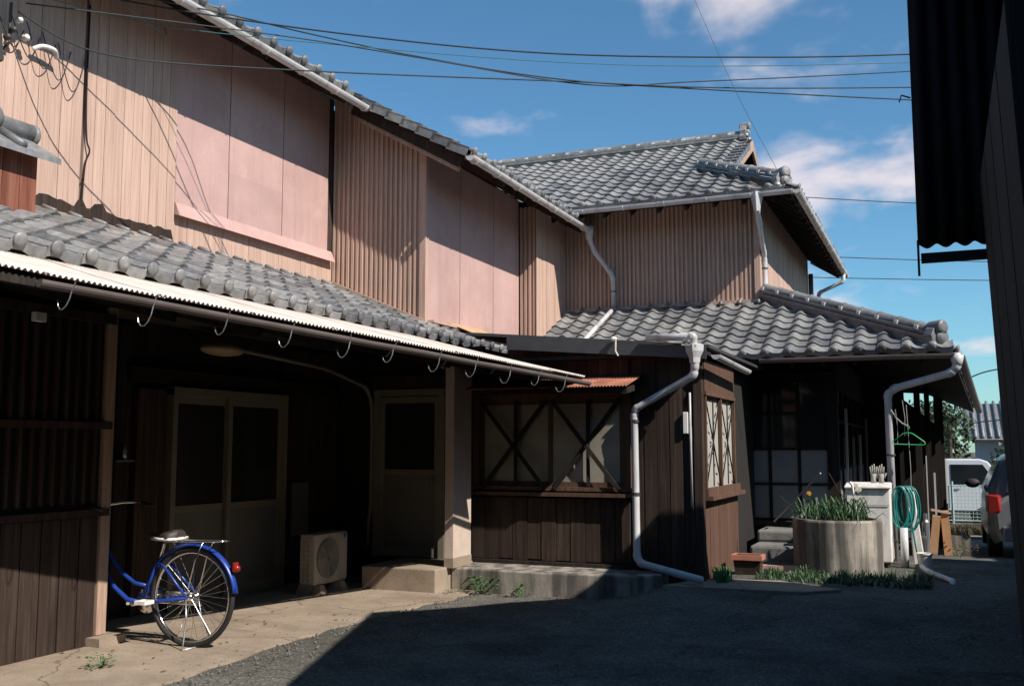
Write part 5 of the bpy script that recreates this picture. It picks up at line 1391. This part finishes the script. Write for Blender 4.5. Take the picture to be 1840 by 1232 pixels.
for k in range(4):
    m = MB(); a = -1.9 + k * 1.02
    for z in [fz + .28 + .075 * i for i in range(11)]: m.tube([(a, fy - .01, z), (a + 1.02, fy - .01, z)], .0045 if 0 < (z - fz - .28) < .74 else .011, 4)
    for i in range(14): m.tube([(a + i * .075, fy, fz + .26), (a + i * .075, fy, fz + 1.06)], .0045, 4)
    m.build('mesh_panel', M_fence, fc)
b_ = MB().box(-.6, 2.5, 21.0, 21.3, gz(0, 21) - .1, gz(0, 21) + .05)
tag(b_.build('road_kerb', M_conc), kind='structure')
dh = MB()
for i in range(500):
    x, y = rnd(-1.2, 2.2), rnd(23.2, 23.8); grass_tuft(dh, x, y, gz(x, y), 5, .2, .15, .006)
tag(dh.build('verge_grass', plain('dry_grass', (.10, .085, .045), .9, var=.3)), 'dry grass verge at the foot of the mesh fence', 'grass', kind='stuff')

# ------------------------------------------------------------------ trees and houses beyond
def crown(mb, c, rx, ry, rz, n, leaf):
    c = Vector(c)
    lob = [(c + Vector((rnd(-.6, .6) * rx, rnd(-.6, .6) * ry, rnd(-.5, .6) * rz)), rnd(.35, .6)) for _ in range(11)]
    for i in range(n):
        o, q = random.choice(lob); d = Vector((random.gauss(0, 1), random.gauss(0, 1), random.gauss(0, 1))).normalized()
        p = o + Vector((d.x * rx, d.y * ry, d.z * rz)) * q * (rnd(.3, 1) ** .4)
        s = Vector((rnd(-1, 1), rnd(-1, 1), rnd(-1, 1))).normalized(); u = d.cross(s).normalized()
        l = leaf * rnd(.6, 1.3)
        mb.add([p, p + s * l * .5 + u * l * .3, p + s * l, p + s * l * .5 - u * l * .3], [(0, 1, 2, 3)])
for nm, lab, x, y, z, rx, ry, rz, n in (('evergreen_tree', 'dense dark evergreen tree behind the truck', -.2, 34, 1.3, 1.5, 1.4, 1.7, 5200), ('evergreen_tree', 'lower dark bush between the truck and the far tiled house', 2.1, 33, .45, 1.2, 1.0, 1.15, 3200), ('young_tree', 'thin young tree with sparse twigs under the side eave', .1, 31, 1.9, .75, .6, 1.0, 420)):
    t = thing(nm, lab, 'tree', (x, y, gz(x, y)))
    m = MB(); m.tube([(x, y, gz(x, y)), (x + .05, y, z - .3), (x, y + .05, z + rz * .4)], [.09, .06, .02], 7)
    for k in range(9):
        a = rnd(0, 6.28); m.tube([(x + .03, y, z - .4 + k * .1 * rz), (x + math.cos(a) * rx * .6, y + math.sin(a) * ry * .6, z + rnd(-.1, .8) * rz)], [.03, .008], 5)
    m.build('trunk', M_bark, t)
    m = MB(); crown(m, (x, y, z), rx, ry, rz, n, .16); tag(m.build('crown', M_tree, t), kind='stuff')
fh = thing('far_house', 'far house with grey tiled roof and pale blue-grey wall', 'house', (4, 47, -1))
MB().box(1.3, 9, 45, 51, -1.2, 1.75).build('wall', M_house_wall, fh)
MB().prism([(44.3, 1.72), (51.7, 1.72), (48, 3.3)], 'x', .8, 9.5).build('roof', M_tile, fh)
for i in range(30):
    x = .9 + i * .28; MB().tube([(x, 44.35, 1.82), (x, 48, 3.38)], .06, 6).build('roll_tile', M_tile, fh, smooth=True)
MB().box(2.2, 3.2, 44.95, 45.0, .2, 1.2).build('window', M_glass, fh)
fh2 = thing('long_far_house', 'long low dark house far behind the trees', 'house', (-8, 60, -1))
MB().box(-30, -1, 58, 66, -1.2, 1.6).build('wall', M_house_wall, fh2)
MB().prism([(57.3, 1.55), (66.7, 1.55), (62, 3.4)], 'x', -31, 0).build('roof', M_tile, fh2)

# ------------------------------------------------------------------ wires
def wire(label, pts, r_=.007, mat=None, group='overhead cables'):
    P = [Vector(p) for p in pts]
    out = []
    for i in range(len(P) - 1):
        p0, p1, p2, p3 = P[max(i - 1, 0)], P[i], P[i + 1], P[min(i + 2, len(P) - 1)]
        for k in range(10):
            t = k / 10
            out.append(.5 * ((2 * p1) + (p2 - p0) * t + (2 * p0 - 5 * p1 + 4 * p2 - p3) * t * t + (3 * p1 - p0 - 3 * p2 + p3) * t ** 3))
    out.append(P[-1])
    o = MB().tube(out, r_, 5).build('overhead_cable', mat or M_wire, None, smooth=True)
    tag(o, label, 'cable', group)
S0 = Vector((-6.72, 5.42, 4.78))
def span(uvs, d0, d1):
    """cable hung between the wall bracket's depth d0 and a far depth d1 (metres along +Y)"""
    n = len(uvs); return [at(u, v, y=d0 + (d1 - d0) * ((u - uvs[0][0]) / (uvs[-1][0] - uvs[0][0]))) for u, v in uvs]
wire('topmost teal-black cable crossing the sky', [S0 + Vector((.1, .3, .45))] + span([(280, 12), (640, 64), (1000, 97), (1400, 103), (1660, 97), (1900, 88)], 6.6, 10.5), .008)
wire('second cable from the top crossing the sky', [S0 + Vector((.08, .2, .30))] + span([(300, 48), (640, 84), (1000, 112), (1300, 119), (1660, 112), (1900, 104)], 6.8, 10.8), .004, M_wire_teal)
wire('cable that dips from the gutter and crosses another cable', [S0 + Vector((.12, .1, .42))] + span([(390, 22), (560, 62), (760, 104), (1000, 142), (1250, 160), (1660, 181), (1900, 192)], 7.0, 11), .007)
wire('low thin cable from the wall bracket, nearly level', [S0 + Vector((.1, 0, .08))] + span([(190, 98), (520, 126), (1000, 146), (1300, 158), (1660, 157), (1900, 152)], 5.8, 11.4), .007)
wire('cable that rises to the right across the others', [S0 + Vector((.06, .1, .2))] + span([(500, 64), (740, 102), (1050, 152), (1250, 147), (1660, 127), (1900, 108)], 7.2, 11.2), .006)
wire('upper far cable right of the tiled house', [at(1380, 350, y=24), at(1560, 361, y=26), at(1800, 372, y=28)], .012, group='far cables')
wire('middle far cable right of the tiled house', [at(1400, 458, y=30), at(1650, 467, y=32), at(1900, 473, y=34)], .014, group='far cables')
wire('lower far cable right of the tiled house', [at(1400, 497, y=30), at(1650, 502, y=32), at(1900, 505, y=34)], .014, group='far cables')
wire('thin cable slanting down steeply behind the roof ridge', [at(1235, -30, y=26), at(1320, 160, y=26), at(1410, 330, y=26)], .006, group='far cables')
wire('cable bunch low beside the dark building', [at(1720, 690, y=40), at(1770, 668, y=40), at(1850, 655, y=40)], .025, group='far cables')
wire('low cable above the far tiled roof', [at(1700, 770, y=38), at(1760, 758, y=38), at(1850, 750, y=38)], .022, group='far cables')
br = thing('service_bracket', 'tangle of cable ends and insulators on the upper plank wall', 'bracket', (-6.75, 5.42, 4.75))
MB().tube([(-6.77, 5.40, 4.55), (-6.70, 5.42, 4.62), (-6.70, 5.42, 4.95)], .012, 6).build('bracket_arm', M_darkmetal, br)
for i, (dy, dz) in enumerate(((0, .0), (.05, .10), (-.05, -.08), (.12, -.02))):
    MB().lathe((-6.69, 5.42 + dy, 4.72 + dz), [(.012, 0), (.028, .01), (.018, .03), (.028, .045), (.01, .06)], 10, (1, 0, 0)).build('insulator', M_white if i % 2 else M_darkmetal, br, smooth=True)
MB().tube(smooth_path([(-6.72, 5.66, 4.66), (-6.68, 5.72, 4.70), (-6.66, 5.82, 4.70), (-6.70, 5.88, 4.66)]), .019, 8).build('cable_sleeve', M_white, br, smooth=True)
for i in range(5):
    y = 5.3 + i * .16
    MB().tube(smooth_path([(-6.76, y, 4.95 - .03 * i), (-6.70, y + .08, 4.70 - .06 * i), (-6.74, y + .20, 4.62 - .03 * i), (-6.76, y + .30, 4.80)]), .0045, 5).build('cable_loop', M_wire, br, smooth=True)
MB().bar((-6.73, 5.33, 4.75), (-6.72, 5.36, 4.45), .05, .04).build('fuse_box', M_rubber, br)
MB().tube(smooth_path([(-6.5, 6.2, 5.35), (-6.4, 6.5, 5.22), (-6.45, 6.85, 5.2), (-6.55, 6.95, 5.33)]), .005, 5).build('cable_loop', M_wire_teal, br, smooth=True)
